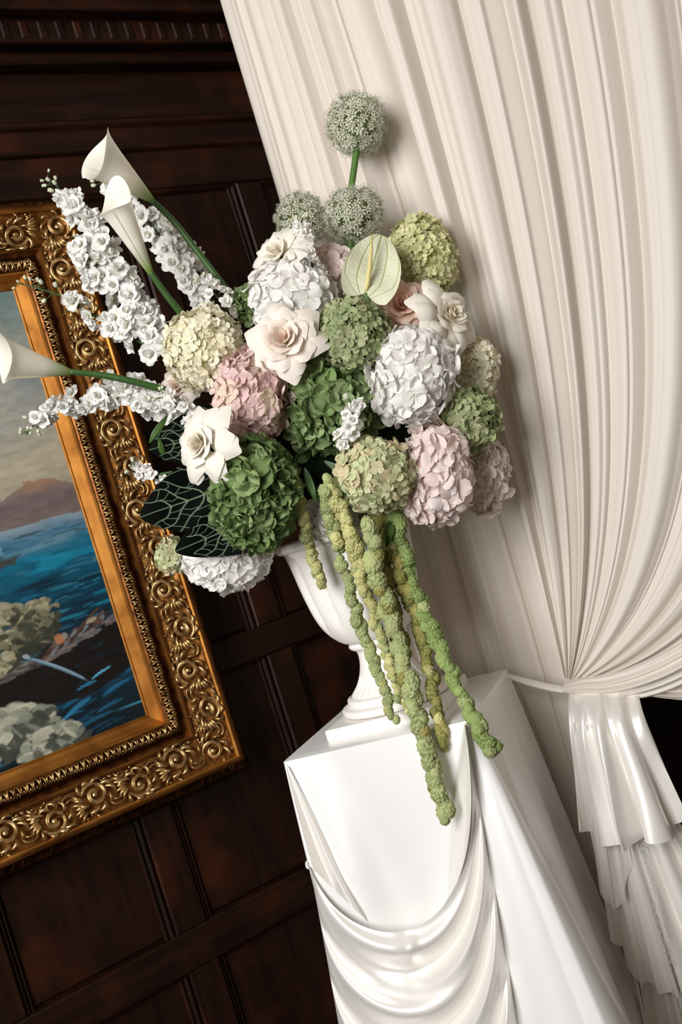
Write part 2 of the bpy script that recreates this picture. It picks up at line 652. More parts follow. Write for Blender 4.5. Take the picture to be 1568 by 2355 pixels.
for i in range(0, len(ed), 2):
    a, b = ed[i], ed[i + 1]
    if b - a < 0.06:
        continue
    for (za, zb) in zip(rails[:-1], rails[1:]):
        pno = plank('panel', a + 0.02, b - 0.02, -0.03, -0.022, za[1] + 0.004, zb[0] - 0.004, M_WOOD, wallo, 'z', 0.004)
        moulding_bar('panel_moulding', a, b, zb[0] - 0.014, zb[0], -0.028, [(0, 0), (0.3, 0.012), (0.7, 0.02), (1, 0.022)], M_WOOD2, pno, 's')
# frieze board and stepped cornice above the panelling
plank('cornice_board', SLEFT, SRIGHT, -0.03, 0.012, 2.562, 2.628, M_WOOD, wallo, 's')
moulding_bar('cornice_moulding', SLEFT, SRIGHT, 2.612, 2.640, 0.0, [(0, 0.0), (0.2, 0.022), (0.5, 0.03), (0.75, 0.024), (1, 0.0)], M_WOOD2, wallo, 's')
moulding_bar('cornice_moulding', SLEFT, SRIGHT, 2.552, 2.572, 0.0, [(0, 0.0), (0.2, 0.014), (0.6, 0.018), (1, 0.0)], M_WOOD2, wallo, 's')
plank('cornice_board', SLEFT, SRIGHT, -0.03, 0.006, 2.640, 2.768, M_WOOD, wallo, 's')
for k, (z0, z1, d) in enumerate(((2.768, 2.80, 0.05), (2.80, 2.862, 0.09), (2.862, 2.90, 0.13), (2.90, 2.98, 0.16), (2.98, 3.3, 0.19))):
    plank('cornice_board', SLEFT, SRIGHT, -0.03, d, z0, z1, M_WOOD, wallo, 's')
for k in range(26):      # carved flutes of the frieze
    s = 0.55 + k * 0.046
    plank('dentil', s, s + 0.026, 0.08, 0.094, 2.806, 2.856, M_WOOD, wallo, 'z', 0.006)

fl = MB()
fl.box((-4, -3.0, -0.05), (5, 6.0, 0.0))
structure(fl.build('floor', M_FLOOR, None, False), 'dark floorboards')
# unlit hall beyond the tied curtain
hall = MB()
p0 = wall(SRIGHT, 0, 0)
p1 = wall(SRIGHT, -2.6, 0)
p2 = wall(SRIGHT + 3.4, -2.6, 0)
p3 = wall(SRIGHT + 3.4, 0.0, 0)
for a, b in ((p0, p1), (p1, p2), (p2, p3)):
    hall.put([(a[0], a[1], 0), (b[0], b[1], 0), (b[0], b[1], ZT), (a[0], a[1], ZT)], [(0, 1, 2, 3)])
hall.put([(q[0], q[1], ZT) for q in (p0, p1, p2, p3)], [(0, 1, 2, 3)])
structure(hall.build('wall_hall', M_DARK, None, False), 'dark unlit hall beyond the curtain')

# ------------------------------------------------------------------ painting in its gilt frame
S1, Z0, Z1 = 0.832, 1.178, 2.231      # sight edge right, bottom, top
S0 = -0.34
frame = thing('framed_painting', 'seascape oil painting in an ornate carved gilt frame on the panelled wall', 'painting', wall(0.24, 0.0, Z0 - 0.2))
FL = Vector(frame.location)


def wl(s, d, z):
    return tuple(Vector(wall(s, d, z)) - FL)


def ring(name, prof, mat):
    """prof: list of (outset from the sight edge, depth) swept around the rectangle"""
    vs, fs = [], []
    n = len(prof)
    for (cs, cz) in ((-1, -1), (1, -1), (1, 1), (-1, 1)):
        for o_, d in prof:
            vs.append(wl((S1 + o_) if cs > 0 else (S0 - o_), d, (Z1 + o_) if cz > 0 else (Z0 - o_)))
    for c in range(4):
        for i in range(n - 1):
            fs.append((c * n + i, ((c + 1) % 4) * n + i, ((c + 1) % 4) * n + i + 1, c * n + i + 1))
    o = add(name, vs, fs, mat, frame, False)
    return o


ring('sight_slope', [(-0.004, 0.018), (0.0, 0.023), (0.003, 0.022), (0.012, 0.026), (0.023, 0.040), (0.026, 0.047), (0.030, 0.047)], M_GOLDB)
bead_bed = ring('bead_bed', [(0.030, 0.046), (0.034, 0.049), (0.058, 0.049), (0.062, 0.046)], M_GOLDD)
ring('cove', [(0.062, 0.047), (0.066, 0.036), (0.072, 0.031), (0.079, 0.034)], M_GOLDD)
ring('fillet', [(0.079, 0.032), (0.079, 0.046), (0.087, 0.048), (0.0885, 0.04)], M_GOLDB)
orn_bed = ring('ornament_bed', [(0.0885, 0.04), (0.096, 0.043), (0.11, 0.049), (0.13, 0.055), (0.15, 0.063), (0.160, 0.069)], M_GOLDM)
ring('outer_fillet', [(0.158, 0.066), (0.160, 0.078), (0.164, 0.081), (0.174, 0.081), (0.177, 0.077), (0.177, 0.03)], M_GOLDB)
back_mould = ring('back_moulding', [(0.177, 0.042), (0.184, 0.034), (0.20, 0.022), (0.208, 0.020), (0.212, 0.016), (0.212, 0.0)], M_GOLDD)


# carved scroll unit, about 0.10 long (x) and 0.07 wide (y), relief towards +z
def scroll_mesh(seed, flip):
    r = random.Random(seed)
    m = MB()
    c0 = Vector((0, 0.006 * flip, 0))

    def spiral(cx, cy, r0, r1, a0, a1, w0, w1, h, n=22):
        pts, rad = [], []
        for i in range(n):
            t = i / (n - 1)
            a = a0 + (a1 - a0) * t
            q = r0 + (r1 - r0) * t
            pts.append((cx + q * math.cos(a), cy + q * math.sin(a) * 0.95, h * (0.4 + 0.6 * math.sin(PI * (0.15 + 0.75 * t)))))
            rad.append(w0 + (w1 - w0) * t)
        m.tube(pts, rad, 6)
    f = flip
    # main volute and its boss
    spiral(0.004, 0.008 * f, 0.027, 0.008, PI * 0.1 * f, f * PI * 2.9, 0.0042, 0.0030, 0.010, 30)
    spiral(0.004, 0.008 * f, 0.021, 0.006, PI * 0.6 * f, f * PI * 2.7, 0.0026, 0.0020, 0.012, 24)
    m.ball((0.004, 0.008 * f, 0.007), 0.0075, 5, 8, (1, 1, 0.7))
    # C-shaped rim and its inner pearls
    spiral(-0.036, -0.010 * f, 0.017, 0.017, -f * PI * 0.15, -f * PI * 1.05, 0.0030, 0.0024, 0.006, 14)
    spiral(-0.036, -0.006 * f, 0.011, 0.012, -f * PI * 0.2, -f * PI * 0.95, 0.0018, 0.0018, 0.009, 12)
    for k in range(5):
        m.ball((-0.046 + k * 0.005, (-0.013 - 0.004 * math.sin(k)) * f, 0.006), 0.0026, 4, 6)
    # acanthus fronds curling round the volute
    for k in range(9):
        a = f * (0.3 + k * 0.62) + r.uniform(-0.1, 0.1)
        q0, q1 = 0.020, 0.034 + r.uniform(-0.004, 0.006)
        pts, rad = [], []
        for i in range(7):
            t = i / 6
            aa = a + f * 0.75 * t
            q = q0 + (q1 - q0) * math.sin(t * PI * 0.55)
            y = max(-0.036, min(0.036, 0.008 * f + q * math.sin(aa)))
            pts.append((0.004 + q * math.cos(aa) * 1.15, y, 0.004 + 0.008 * math.sin(PI * t)))
            rad.append(0.0036 * math.sin(PI * (0.12 + 0.8 * t)) + 0.0006)
        m.tube(pts, rad, 5)
    # leafy spray towards the next unit
    for k in range(7):
        x0, y0 = 0.030 + r.uniform(-0.003, 0.003), (-0.018 + 0.004 * k) * f
        an = f * (-0.9 + 0.3 * k)
        pts, rad = [], []
        for i in range(6):
            t = i / 5
            pts.append((x0 + 0.024 * t * math.cos(an * t), y0 + 0.020 * t * math.sin(an), 0.003 + 0.008 * math.sin(PI * (0.2 + 0.7 * t))))
            rad.append(0.0030 * math.sin(PI * (0.15 + 0.8 * t)) + 0.0005)
        m.tube(pts, rad, 5)
    for k in range(8):
        m.ball((0.018 + r.uniform(-0.012, 0.02), (-0.030 + r.uniform(-0.004, 0.008)) * f, 0.004), 0.0026 + r.uniform(0, 0.0012), 4, 6)
    for k in range(6):
        m.ball((-0.020 + r.uniform(-0.02, 0.02), (0.030 + r.uniform(-0.006, 0.003)) * f, 0.004), 0.0032, 4, 6, (1.8, 0.8, 0.8))
    return make_mesh('scroll_ornament', m.v, m.f, M_GOLD, True)


scr = [scroll_mesh(3, 1), scroll_mesh(5, -1)]


def wall_matrix(s, d, z, ang, tilt=0.0, sc=1.0):
    """local x along the moulding, y across it (outwards), z out of the wall"""
    ex = Vector((WD[0], WD[1], 0))
    ez = Vector((-WN[0], -WN[1], 0))
    up = Vector((0, 0, 1))
    x = ex * math.cos(ang) + up * math.sin(ang)
    y = -ex * math.sin(ang) + up * math.cos(ang)
    zz = ez
    if tilt:
        y, zz = y * math.cos(tilt) + zz * math.sin(tilt), zz * math.cos(tilt) - y * math.sin(tilt)
    M = Matrix(((x.x, y.x, zz.x, 0), (x.y, y.y, zz.y, 0), (x.z, y.z, zz.z, 0), (0, 0, 0, 1)))
    p = Vector(wall(s, d, z)) - FL
    return Matrix.Translation(p) @ M @ Matrix.Scale(sc, 4)


OM = 0.1255
TLT = math.radians(20)
nH = 14
for k in range(nH):
    z = Z1 + OM - (k + 0.0) * (Z1 - Z0 + 2 * OM) / (nH - 1)
    # y outwards on the right side: moulding direction pointing down
    inst('scroll_ornament', scr[k % 2], orn_bed, wall_matrix(S1 + OM, 0.055, z, -PI / 2, TLT, 1.12))
    if k not in (0, nH - 1):
        inst('scroll_ornament', scr[k % 2], orn_bed, wall_matrix(S0 - OM, 0.055, z, PI / 2, TLT, 0.98))
nW = 14
for k in range(nW):
    s = S1 + OM - (k + 1.0) * (S1 - S0 + 2 * OM) / nW
    inst('scroll_ornament', scr[(k + 1) % 2], orn_bed, wall_matrix(s, 0.055, Z0 - OM, PI, TLT, 1.12))
    inst('scroll_ornament', scr[(k + 1) % 2], orn_bed, wall_matrix(s, 0.055, Z1 + OM, 0, TLT, 1.12))


def strip_unit(kind):
    m = MB()
    if kind == 0:      # leaf-and-tongue bead
        for sx in (-1, 1):
            pts = [(0.0 + sx * 0.001, -0.009, 0.001), (sx * 0.004, -0.004, 0.004), (sx * 0.0048, 0.002, 0.0045), (sx * 0.002, 0.008, 0.003)]
            m.tube(pts, [0.0012, 0.0022, 0.002, 0.001], 4)
        m.ball((0, 0.003, 0.003), 0.0026, 3, 5, (0.8, 1.5, 1))
    else:
        m.tube([(-0.006, -0.006, 0.001), (0.0, -0.003, 0.004), (0.003, 0.003, 0.004), (-0.002, 0.007, 0.002)], [0.001, 0.0024, 0.002, 0.001], 4)
        m.ball((0.006, 0.001, 0.002), 0.0028, 3, 5)
    return np.array(m.v), m.f


def strip(name, out, d, step, kind, mat, vary, par, scl):
    bv, bf = strip_unit(kind)
    m = MB()
    segs = [(S1 + out, Z1 + out, S1 + out, Z0 - out, -PI / 2), (S1 + out, Z0 - out, S0 - out, Z0 - out, PI),
            (S0 - out, Z0 - out, S0 - out, Z1 + out, PI / 2), (S0 - out, Z1 + out, S1 + out, Z1 + out, 0.0)]
    for (sa, za, sb, zb, an) in segs:
        ln = math.hypot(sb - sa, zb - za)
        n = int(ln / step)
        for k in range(n):
            t = (k + 0.5) / n
            M = wall_matrix(sa + (sb - sa) * t, d, za + (zb - za) * t, an, 0, scl * (1.0 + vary * math.sin(k * 1.7)))
            A = np.array(M)
            m.put(bv @ A[:3, :3].T + A[:3, 3], bf)
    o = m.build(name, mat, par)
    o['kind'] = 'stuff'


strip('leaf_bead_strip', 0.046, 0.049, 0.0145, 0, M_GOLD, 0.12, bead_bed, 1.3)
strip('back_ornament_strip', 0.193, 0.026, 0.021, 1, M_GOLDD, 0.3, back_mould, 1.0)


# the oil painting: colours laid down vertex by vertex on the canvas
def paint_canvas():
    ns, nz = 430, 400
    ss = np.concatenate([np.linspace(S0 - 0.002, 0.36, 60, endpoint=False), np.linspace(0.36, S1 + 0.003, ns - 60)])
    zs = np.linspace(Z0 - 0.003, Z1 + 0.003, nz)
    Sg, Zg = np.meshgrid(ss, zs)
    d = 0.019
    X = WD[0] * Sg + WN[0] * (WC - d)
    Y = WD[1] * Sg + WN[1] * (WC - d)
    pos = np.stack([X, Y, Zg], -1).reshape(-1, 3) - np.array(FL)
    # painting coordinates: h 0..1 from the bottom, w metres from the right edge
    h = (Zg - Z0) / (Z1 - Z0)
    w = S1 - Sg
    C = np.zeros(Sg.shape + (3,))
    br1 = vnoise(w * 14 + 5, h * 40, 1)
    br2 = vnoise(w * 45 + 9, h * 120, 2)
    br3 = vnoise(w * 9, h * 9, 3)
    jx = w + 0.012 * (vnoise(w * 60, h * 60, 4) - 0.5)
    jh = h + 0.016 * (vnoise(w * 50 + 7, h * 50 + 3, 5) - 0.5)

    def col(r, g, b):
        return np.array(lin(r, g, b)[:3])

    def mixc(mask, c):
        nonlocal C
        C = C * (1 - mask[..., None]) + mask[..., None] * np.asarray(c)

    def ramp(x, stops):
        out = np.zeros(x.shape + (3,))
        xs = [s[0] for s in stops]
        for k in range(3):
            out[..., k] = np.interp(x, xs, [s[1][k] for s in stops])
        return out

    def poly(pts, soft=0.004):
        """soft mask of a polygon in (w, h) with brush-jittered edges"""
        px = np.array([p[0] for p in pts])
        py = np.array([p[1] for p in pts])
        inside = np.zeros(w.shape, bool)
        n = len(pts)
        j = n - 1
        for i in range(n):
            cond = ((py[i] > jh) != (py[j] > jh)) & (jx < (px[j] - px[i]) * (jh - py[i]) / (py[j] - py[i] + 1e-12) + px[i])
            inside ^= cond
            j = i
        return inside.astype(float)

    sky = ramp(h + 0.05 * (br1 - 0.5) + 0.05 * (br3 - 0.5),
               [(0.52, col(150, 142, 124)), (0.62, col(170, 160, 136)), (0.70, col(150, 148, 138)), (0.78, col(128, 134, 134)), (0.88, col(128, 136, 130)), (1.0, col(98, 122, 122))])
    C = sky
    mixc(0.5 * smoothstep(0.55, 0.8, br3) * smoothstep(0.62, 0.75, h), col(160, 156, 142))
    # sea
    sea = ramp(h + 0.02 * (br1 - 0.5),
               [(0.0, col(4, 20, 28)), (0.16, col(8, 40, 56)), (0.26, col(6, 38, 52)), (0.33, col(6, 62, 84)), (0.41, col(10, 96, 122)), (0.455, col(70, 112, 136)), (0.49, col(132, 146, 154))])
    mixc((h < 0.487).astype(float), sea)
    # mountains
    mh = np.interp(w, [0, 0.02, 0.07, 0.12, 0.18, 0.24, 0.4, 0.8], [0.540, 0.556, 0.574, 0.570, 0.54, 0.522, 0.512, 0.55]) + 0.012 * (br2 - 0.5)
    mm = ((h < mh) & (h > 0.487 - 0.006 * br1)).astype(float)
    mixc(mm, ramp(h, [(0.48, col(112, 98, 92)), (0.53, col(104, 92, 92)), (0.575, col(140, 116, 100))]))
    mixc(mm * 0.32 * np.exp(-((w - 0.085) / 0.04) ** 2 - ((h - 0.566) / 0.014) ** 2), col(186, 128, 84))
    # streaks of light on the water
    st = smoothstep(0.68, 0.86, vnoise(w * 9 + 3, h * 95, 11)) * smoothstep(0.46, 0.40, h)
    mixc(0.65 * st * (h > 0.20), col(24, 128, 156))
    st2 = smoothstep(0.78, 0.93, vnoise(w * 8 + 13, h * 110, 12)) * (h < 0.34)
    mixc(0.7 * st2, col(70, 152, 180))
    st3 = smoothstep(0.72, 0.9, vnoise(w * 11 + 31, h * 70, 14)) * (h < 0.47) * (h > 0.34)
    mixc(0.4 * st3, col(118, 150, 160))
    dk = smoothstep(0.6, 0.85, vnoise(w * 7 + 23, h * 60, 13)) * (h < 0.36)
    mixc(0.7 * dk, col(4, 16, 24))
    # sailing boat far left
    mixc(poly([(0.205, 0.435), (0.245, 0.57), (0.31, 0.44)]), col(112, 150, 160))
    mixc(poly([(0.23, 0.44), (0.245, 0.56), (0.262, 0.44)]), col(70, 120, 138))
    mixc(poly([(0.165, 0.425), (0.19, 0.405), (0.40, 0.40), (0.42, 0.43), (0.26, 0.428)]), col(58, 66, 60))
    HT = Z1 - Z0
    wv_, hv_ = S1 - ss, (zs - Z0) / HT
    rr = np.random.default_rng(17)

    def dab(cw, ch, ln, wd, ang, c, alpha=0.9):
        """one brush dab: centre (w, h), length and width in metres"""
        m = ln * 0.6 + wd
        iw = np.where(np.abs(wv_ - cw) < m)[0]
        ih = np.where(np.abs((hv_ - ch) * HT) < m)[0]
        if len(iw) == 0 or len(ih) == 0:
            return
        sl = (slice(ih[0], ih[-1] + 1), slice(iw[0], iw[-1] + 1))
        dx = -(w[sl] - cw)
        dy = (h[sl] - ch) * HT
        u = dx * math.cos(ang) + dy * math.sin(ang)
        v = -dx * math.sin(ang) + dy * math.cos(ang) + 0.15 * u * u / ln
        q = (2 * u / ln) ** 2 + (2 * v / wd) ** 2 + 0.5 * (br2[sl] - 0.5)
        k = np.clip((1.15 - q) / 0.4, 0, 1) * alpha
        C[sl] = C[sl] * (1 - k[..., None]) + k[..., None] * np.asarray(c)

    def rnd(a_, b_):
        return rr.uniform(a_, b_)

    def rock(cw, ch, rw, rh, n, dark, mid, light, sz):
        for _ in range(n):
            a_ = rnd(0, 6.28)
            q = math.sqrt(rnd(0, 1))
            x, y = cw + rw * q * math.cos(a_), ch + rh * q * math.sin(a_)
            lit = (y - ch) / rh * 0.6 + (x - cw) / rw * 0.25 + rnd(-0.5, 0.5)
            c = light if lit > 0.35 else (mid if lit > -0.15 else dark)
            dab(x, y, sz * rnd(0.7, 1.6), sz * rnd(0.35, 0.7), rnd(-0.9, 0.6), c * rnd(0.8, 1.15), 0.85)
    # loose sky and sea strokes
    for _ in range(260):
        y = rnd(0.6, 1.0)
        dab(rnd(0, 0.6), y, rnd(0.04, 0.12), rnd(0.008, 0.02), rnd(-0.1, 0.35), np.array([np.interp(y, [0.6, 0.72, 0.85, 1.0], [x0, x1, x2, x3]) for x0, x1, x2, x3 in zip(col(170, 158, 136), col(146, 144, 136), col(126, 134, 130), col(96, 120, 120))]) * rnd(0.85, 1.15), 0.35)
    for _ in range(240):
        y = rnd(0.16, 0.47)
        pal = [col(8, 70, 96), col(20, 104, 132), col(6, 34, 48), col(60, 118, 140)]
        dab(rnd(0, 0.6), y, rnd(0.03, 0.10), rnd(0.003, 0.008), rnd(-0.05, 0.05), pal[rr.integers(0, 4)] if y > 0.33 else pal[rr.integers(0, 3)] * 0.7, 0.5)
    for _ in range(26):
        dab(rnd(0.0, 0.3), rnd(0.2, 0.33), rnd(0.02, 0.07), rnd(0.002, 0.005), rnd(-0.02, 0.12), col(50, 132, 160) * rnd(0.6, 1.3), 0.6)
    for _ in range(34):
        dab(rnd(-0.01, 0.3), rnd(0.0, 0.13), rnd(0.05, 0.13), rnd(0.004, 0.012), rnd(0.05, 0.25), [col(16, 70, 98), col(30, 100, 132), col(6, 24, 34)][rr.integers(0, 3)], 0.55)
    DK, MD, LT = col(52, 54, 42), col(116, 112, 88), col(164, 156, 126)
    rock(0.215, 0.27, 0.075, 0.055, 150, DK, MD, LT, 0.026)
    rock(0.17, 0.285, 0.05, 0.035, 70, DK, MD, LT, 0.020)
    rock(0.30, 0.27, 0.12, 0.07, 120, DK, MD, LT, 0.03)
    rock(0.27, 0.20, 0.03, 0.035, 40, DK, MD, LT, 0.02)
    # moored boat: dark hull, pale gunwale, things lying in it
    for _ in range(420):
        x = rnd(-0.02, 0.5)
        lo, hi = np.interp(x, [-0.02, 0.08, 0.3, 0.5], [0.14, 0.10, 0.085, 0.07]), np.interp(x, [-0.02, 0.12, 0.3, 0.5], [0.235, 0.20, 0.178, 0.165])
        dab(x, rnd(lo, hi), rnd(0.03, 0.07), rnd(0.01, 0.02), 0.16 * math.exp(-x * 6), col(17, 12, 11) * rnd(0.6, 1.4), 0.9)
    for _ in range(90):
        x = rnd(-0.02, 0.5)
        y = np.interp(x, [-0.02, 0.12, 0.3, 0.5], [0.236, 0.205, 0.18, 0.17])
        dab(x, y + rnd(-0.006, 0.010), rnd(0.02, 0.06), rnd(0.004, 0.010), 0.2 * math.exp(-x * 6), [col(96, 90, 88), col(122, 112, 104), col(74, 66, 64)][rr.integers(0, 3)], 0.8)
    for _ in range(60):
        x = rnd(0.02, 0.2)
        dab(x, np.interp(x, [0.0, 0.2], [0.25, 0.2]) + rnd(-0.006, 0.01), rnd(0.015, 0.045), rnd(0.004, 0.012), rnd(0.2, 0.8), [col(60, 40, 34), col(90, 66, 54), col(34, 26, 26), col(110, 116, 122)][rr.integers(0, 4)], 0.8)
    dab(0.075, 0.243, 0.10, 0.008, 0.55, col(84, 58, 46))
    dab(0.143, 0.226, 0.028, 0.024, 0.3, col(166, 110, 74))
    dab(0.13, 0.229, 0.016, 0.018, 0.3, col(128, 122, 118))
    dab(0.06, 0.243, 0.03, 0.012, 0.2, col(156, 142, 116))
    # oar and its splash
    dab(0.165, 0.168, 0.165, 0.009, -0.68, col(92, 122, 138), 1.0)
    dab(0.166, 0.171, 0.15, 0.003, -0.68, col(150, 172, 184), 0.9)
    dab(0.226, 0.212, 0.018, 0.011, -0.5, col(140, 150, 156), 1.0)
    dab(0.075, 0.128, 0.06, 0.006, 0.25, col(84, 160, 190), 0.9)
    dab(0.115, 0.113, 0.05, 0.007, 0.1, col(40, 116, 156), 0.8)
    dab(0.155, 0.073, 0.09, 0.010, 0.35, col(40, 112, 150), 0.9)
    dab(0.05, 0.088, 0.07, 0.007, 0.2, col(34, 100, 140), 0.8)
    # foreground rocks
    D2, M2, L2 = col(66, 70, 62), col(126, 130, 116), col(172, 170, 150)
    rock(0.30, 0.07, 0.09, 0.055, 170, D2, M2, L2, 0.034)
    rock(0.225, 0.02, 0.075, 0.035, 110, D2, M2, L2, 0.03)
    rock(0.45, 0.05, 0.1, 0.06, 90, D2, M2, L2, 0.034)
    C *= (0.86 + 0.28 * br2)[..., None]
    rgba = np.concatenate([np.clip(C, 0, 1), np.ones(C.shape[:2] + (1,))], -1).reshape(-1, 4)
    nn = len(ss)
    idx = np.arange(nz * nn).reshape(nz, nn)
    fs = np.stack([idx[:-1, :-1], idx[:-1, 1:], idx[1:, 1:], idx[1:, :-1]], -1).reshape(-1, 4)
    m, N, L, b = new_mat('oil_paint')
    at = N.new('ShaderNodeAttribute')
    at.attribute_name = 'paint'
    L.new(at.outputs['Color'], b.inputs['Base Color'])
    b.inputs['Roughness'].default_value = 0.45
    b.inputs['Specular IOR Level'].default_value = 0.35
    tc = N.new('ShaderNodeTexCoord')
    nz_ = N.new('ShaderNodeTexNoise')
    nz_.inputs['Scale'].default_value = 120
    L.new(tc.outputs['Object'], nz_.inputs['Vector'])
    bp = N.new('ShaderNodeBump')
    bp.inputs['Strength'].default_value = 0.15
    bp.inputs['Distance'].default_value = 0.002
    L.new(nz_.outputs['Fac'], bp.inputs['Height'])
    L.new(bp.outputs['Normal'], b.inputs['Normal'])
    o = add('canvas', pos, fs, m, frame, True, None, {'paint': rgba})
    o['label'] = 'oil painting of a rocky shore, boats and distant mountains'


paint_canvas()


# ------------------------------------------------------------------ curtains
def pleats(x, seed, wmin, wmax, sharp=0.75):
    """irregular pleat profile 0..1 for coordinate x (metres), with a per-pleat height"""
    r = np.random.default_rng(seed)
    edges = [-2.0]
    while edges[-1] < 4:
        edges.append(edges[-1] + r.uniform(wmin, wmax))
    edges = np.array(edges)
    hgt = r.uniform(0.45, 1.0, len(edges))
    skew = r.uniform(0.7, 1.5, len(edges))
    k = np.clip(np.searchsorted(edges, x) - 1, 0, len(edges) - 2)
    t = (x - edges[k]) / (edges[k + 1] - edges[k])
    return hgt[k] * np.sin(PI * np.clip(t, 0, 1) ** skew[k]) ** sharp


def tucks(x, seed, n, lo, hi):
    r = np.random.default_rng(seed)
    out = np.zeros_like(x)
    for c in r.uniform(lo, hi, n):
        w = r.uniform(0.004, 0.011)
        sgn = r.choice((1, 1, -1))
        out += sgn * r.uniform(0.4, 1.0) * np.exp(-((x - c) / w) ** 2)
    return out


def back_curtain():
    t_l = cur_tz(632, 460)[0]
    nx, nz = 520, 60
    t0, t1 = t_l, cur_tz(1415, 1700)[0]
    zs = np.linspace(3.28, 0.012, nz + 1)
    a = np.linspace(0, 1, nx + 1)
    V = []
    for z in zs:
        q = (3.28 - z) / 3.28
        t = t0 + (t1 - t0) * a
        # the leading edge leans a little as it falls
        t = t + (0.035 * (z - 2.2)) * np.exp(-((t - t0) / 0.25) ** 2)
        wob = 0.008 * np.sin(5 * t + 2.1 * z)
        off = 0.034 * pleats(a * (t1 - t0) + wob + 0.02, 5, 0.05, 0.17, 0.9) + 0.006 * pleats(a * (t1 - t0) + 0.3 + wob, 8, 0.03, 0.09, 1.1) + 0.006 * tucks(a * (t1 - t0) + wob, 3, 16, 0, t1 - t0)
        off = off * (0.7 + 0.3 * q)
        # rolled hem at the leading edge
        off = off - 0.03 * np.exp(-((t - t0) / 0.012) ** 2)
        V += [cur(tt, oo, z) for tt, oo in zip(t, off)]
    o = add('back_curtain', V, grid_faces(nz, nx), M_VOILE2)
    tag(o, 'straight ivory voile curtain hanging to the floor behind the urn and pedestal', 'curtain')
    return o


back_curtain()

KT, KZ = cur_tz(1322, 1572, 0.08)
tied = thing('tied_curtain', 'ivory voile curtain swept aside and gathered at a tie beside the pedestal', 'curtain', cur(KT, 0.05, 0.0))
TL = Vector(tied.location)


def rel(p, base):
    return tuple(Vector(p) - base)


def tied_drape():
    tl = cur_tz(880, 0, 0.06)[0]
    tr = KT + 1.75
    nx, nz = 640, 90
    V = []
    A = np.linspace(0, 1, nx + 1)
    ttop = tl + (tr - tl) * A
    D = ttop - KT
    ztop = 3.29
    # control points
    p1t = KT + D * np.where(D > 0, 0.86, 0.5)
    p1z = KZ + 0.95 - 0.95 * np.clip(D, 0, 3)
    kt = KT + (A - 0.3) * 0.05
    kz = KZ + 0.012 - 0.03 * (A - 0.3)
    prof = pleats(ttop + 0.01, 21, 0.05, 0.17, 0.85)
    tk = tucks(ttop, 31, 44, tl, tr)
    prof2 = pleats(ttop + 0.5, 23, 0.03, 0.08, 1.2)
    for i in range(nz + 1):
        b = (i / nz) ** 0.9
        t = (1 - b) ** 2 * ttop + 2 * b * (1 - b) * p1t + b * b * kt
        z = (1 - b) ** 2 * ztop + 2 * b * (1 - b) * p1z + b * b * kz
        amp = 0.054 * (1 - b) ** 0.5 + 0.010
        off = 0.055 + amp * prof + 0.008 * (1 - b) ** 0.3 * tk + 0.007 * (1 - b) ** 0.4 * prof2 + 0.035 * b
        V += [rel(cur(tt, oo, zz), TL) for tt, oo, zz in zip(t, off, z)]
    return add('gathered_drape', V, grid_faces(nz, nx), M_VOILE, tied)


tied_drape()


def strip_surface(name, top, bot, nfold, amp, base_off, mat, parent, pl, nu=70, nv=60, endamp=(0.2, 1.0), seed=1, bulge=0.03, sink=0.0):
    """cloth band between two curtain-plane pixel curves with folds running along it"""
    T = spline([cur_tz(x, y, base_off) for x, y in top], nu + 1)
    B = spline([cur_tz(x, y, base_off) for x, y in bot], nu + 1)
    r = np.random.default_rng(seed)
    ph = r.uniform(0, 6, 4)
    V = []
    for i in range(nu + 1):
        s = i / nu
        am = amp * (endamp[0] + (endamp[1] - endamp[0]) * s)
        for j in range(nv + 1):
            q = j / nv
            p = T[i] * (1 - q) + B[i] * q
            qq = q + 0.03 * math.sin(3 * s + ph[0])
            o = base_off + bulge * math.sin(PI * q) + am * (abs(math.sin(PI * nfold * qq + ph[1] + 0.8 * s)) ** 0.7 - 0.5) + am * 0.4 * math.sin(2 * PI * nfold * 1.7 * qq + ph[2])
            o -= sink * max(0.0, (s - 0.72) / 0.28) ** 1.5
            V.append(rel(cur(p[0], o, p[1]), pl))
    return add(name, V, grid_faces(nu, nv), mat, parent)


strip_surface('swag', [(1300, 1568), (1345, 1556), (1400, 1548), (1480, 1520), (1568, 1473), (1700, 1380), (1850, 1250), (2050, 1040)],
              [(1296, 1594), (1340, 1604), (1400, 1612), (1480, 1606), (1568, 1578), (1700, 1510), (1850, 1390), (2050, 1180)], 2.7, 0.020, 0.10, M_VOILE, tied, TL, seed=4, sink=0.13)
strip_surface('tieback_band', [(1168, 1549), (1220, 1562), (1270, 1574), (1312, 1580)], [(1172, 1562), (1220, 1580), (1270, 1592), (1316, 1598)], 1.2, 0.004, 0.105, M_VOILE, tied, TL,
              nu=30, nv=14, seed=2, bulge=0.008)


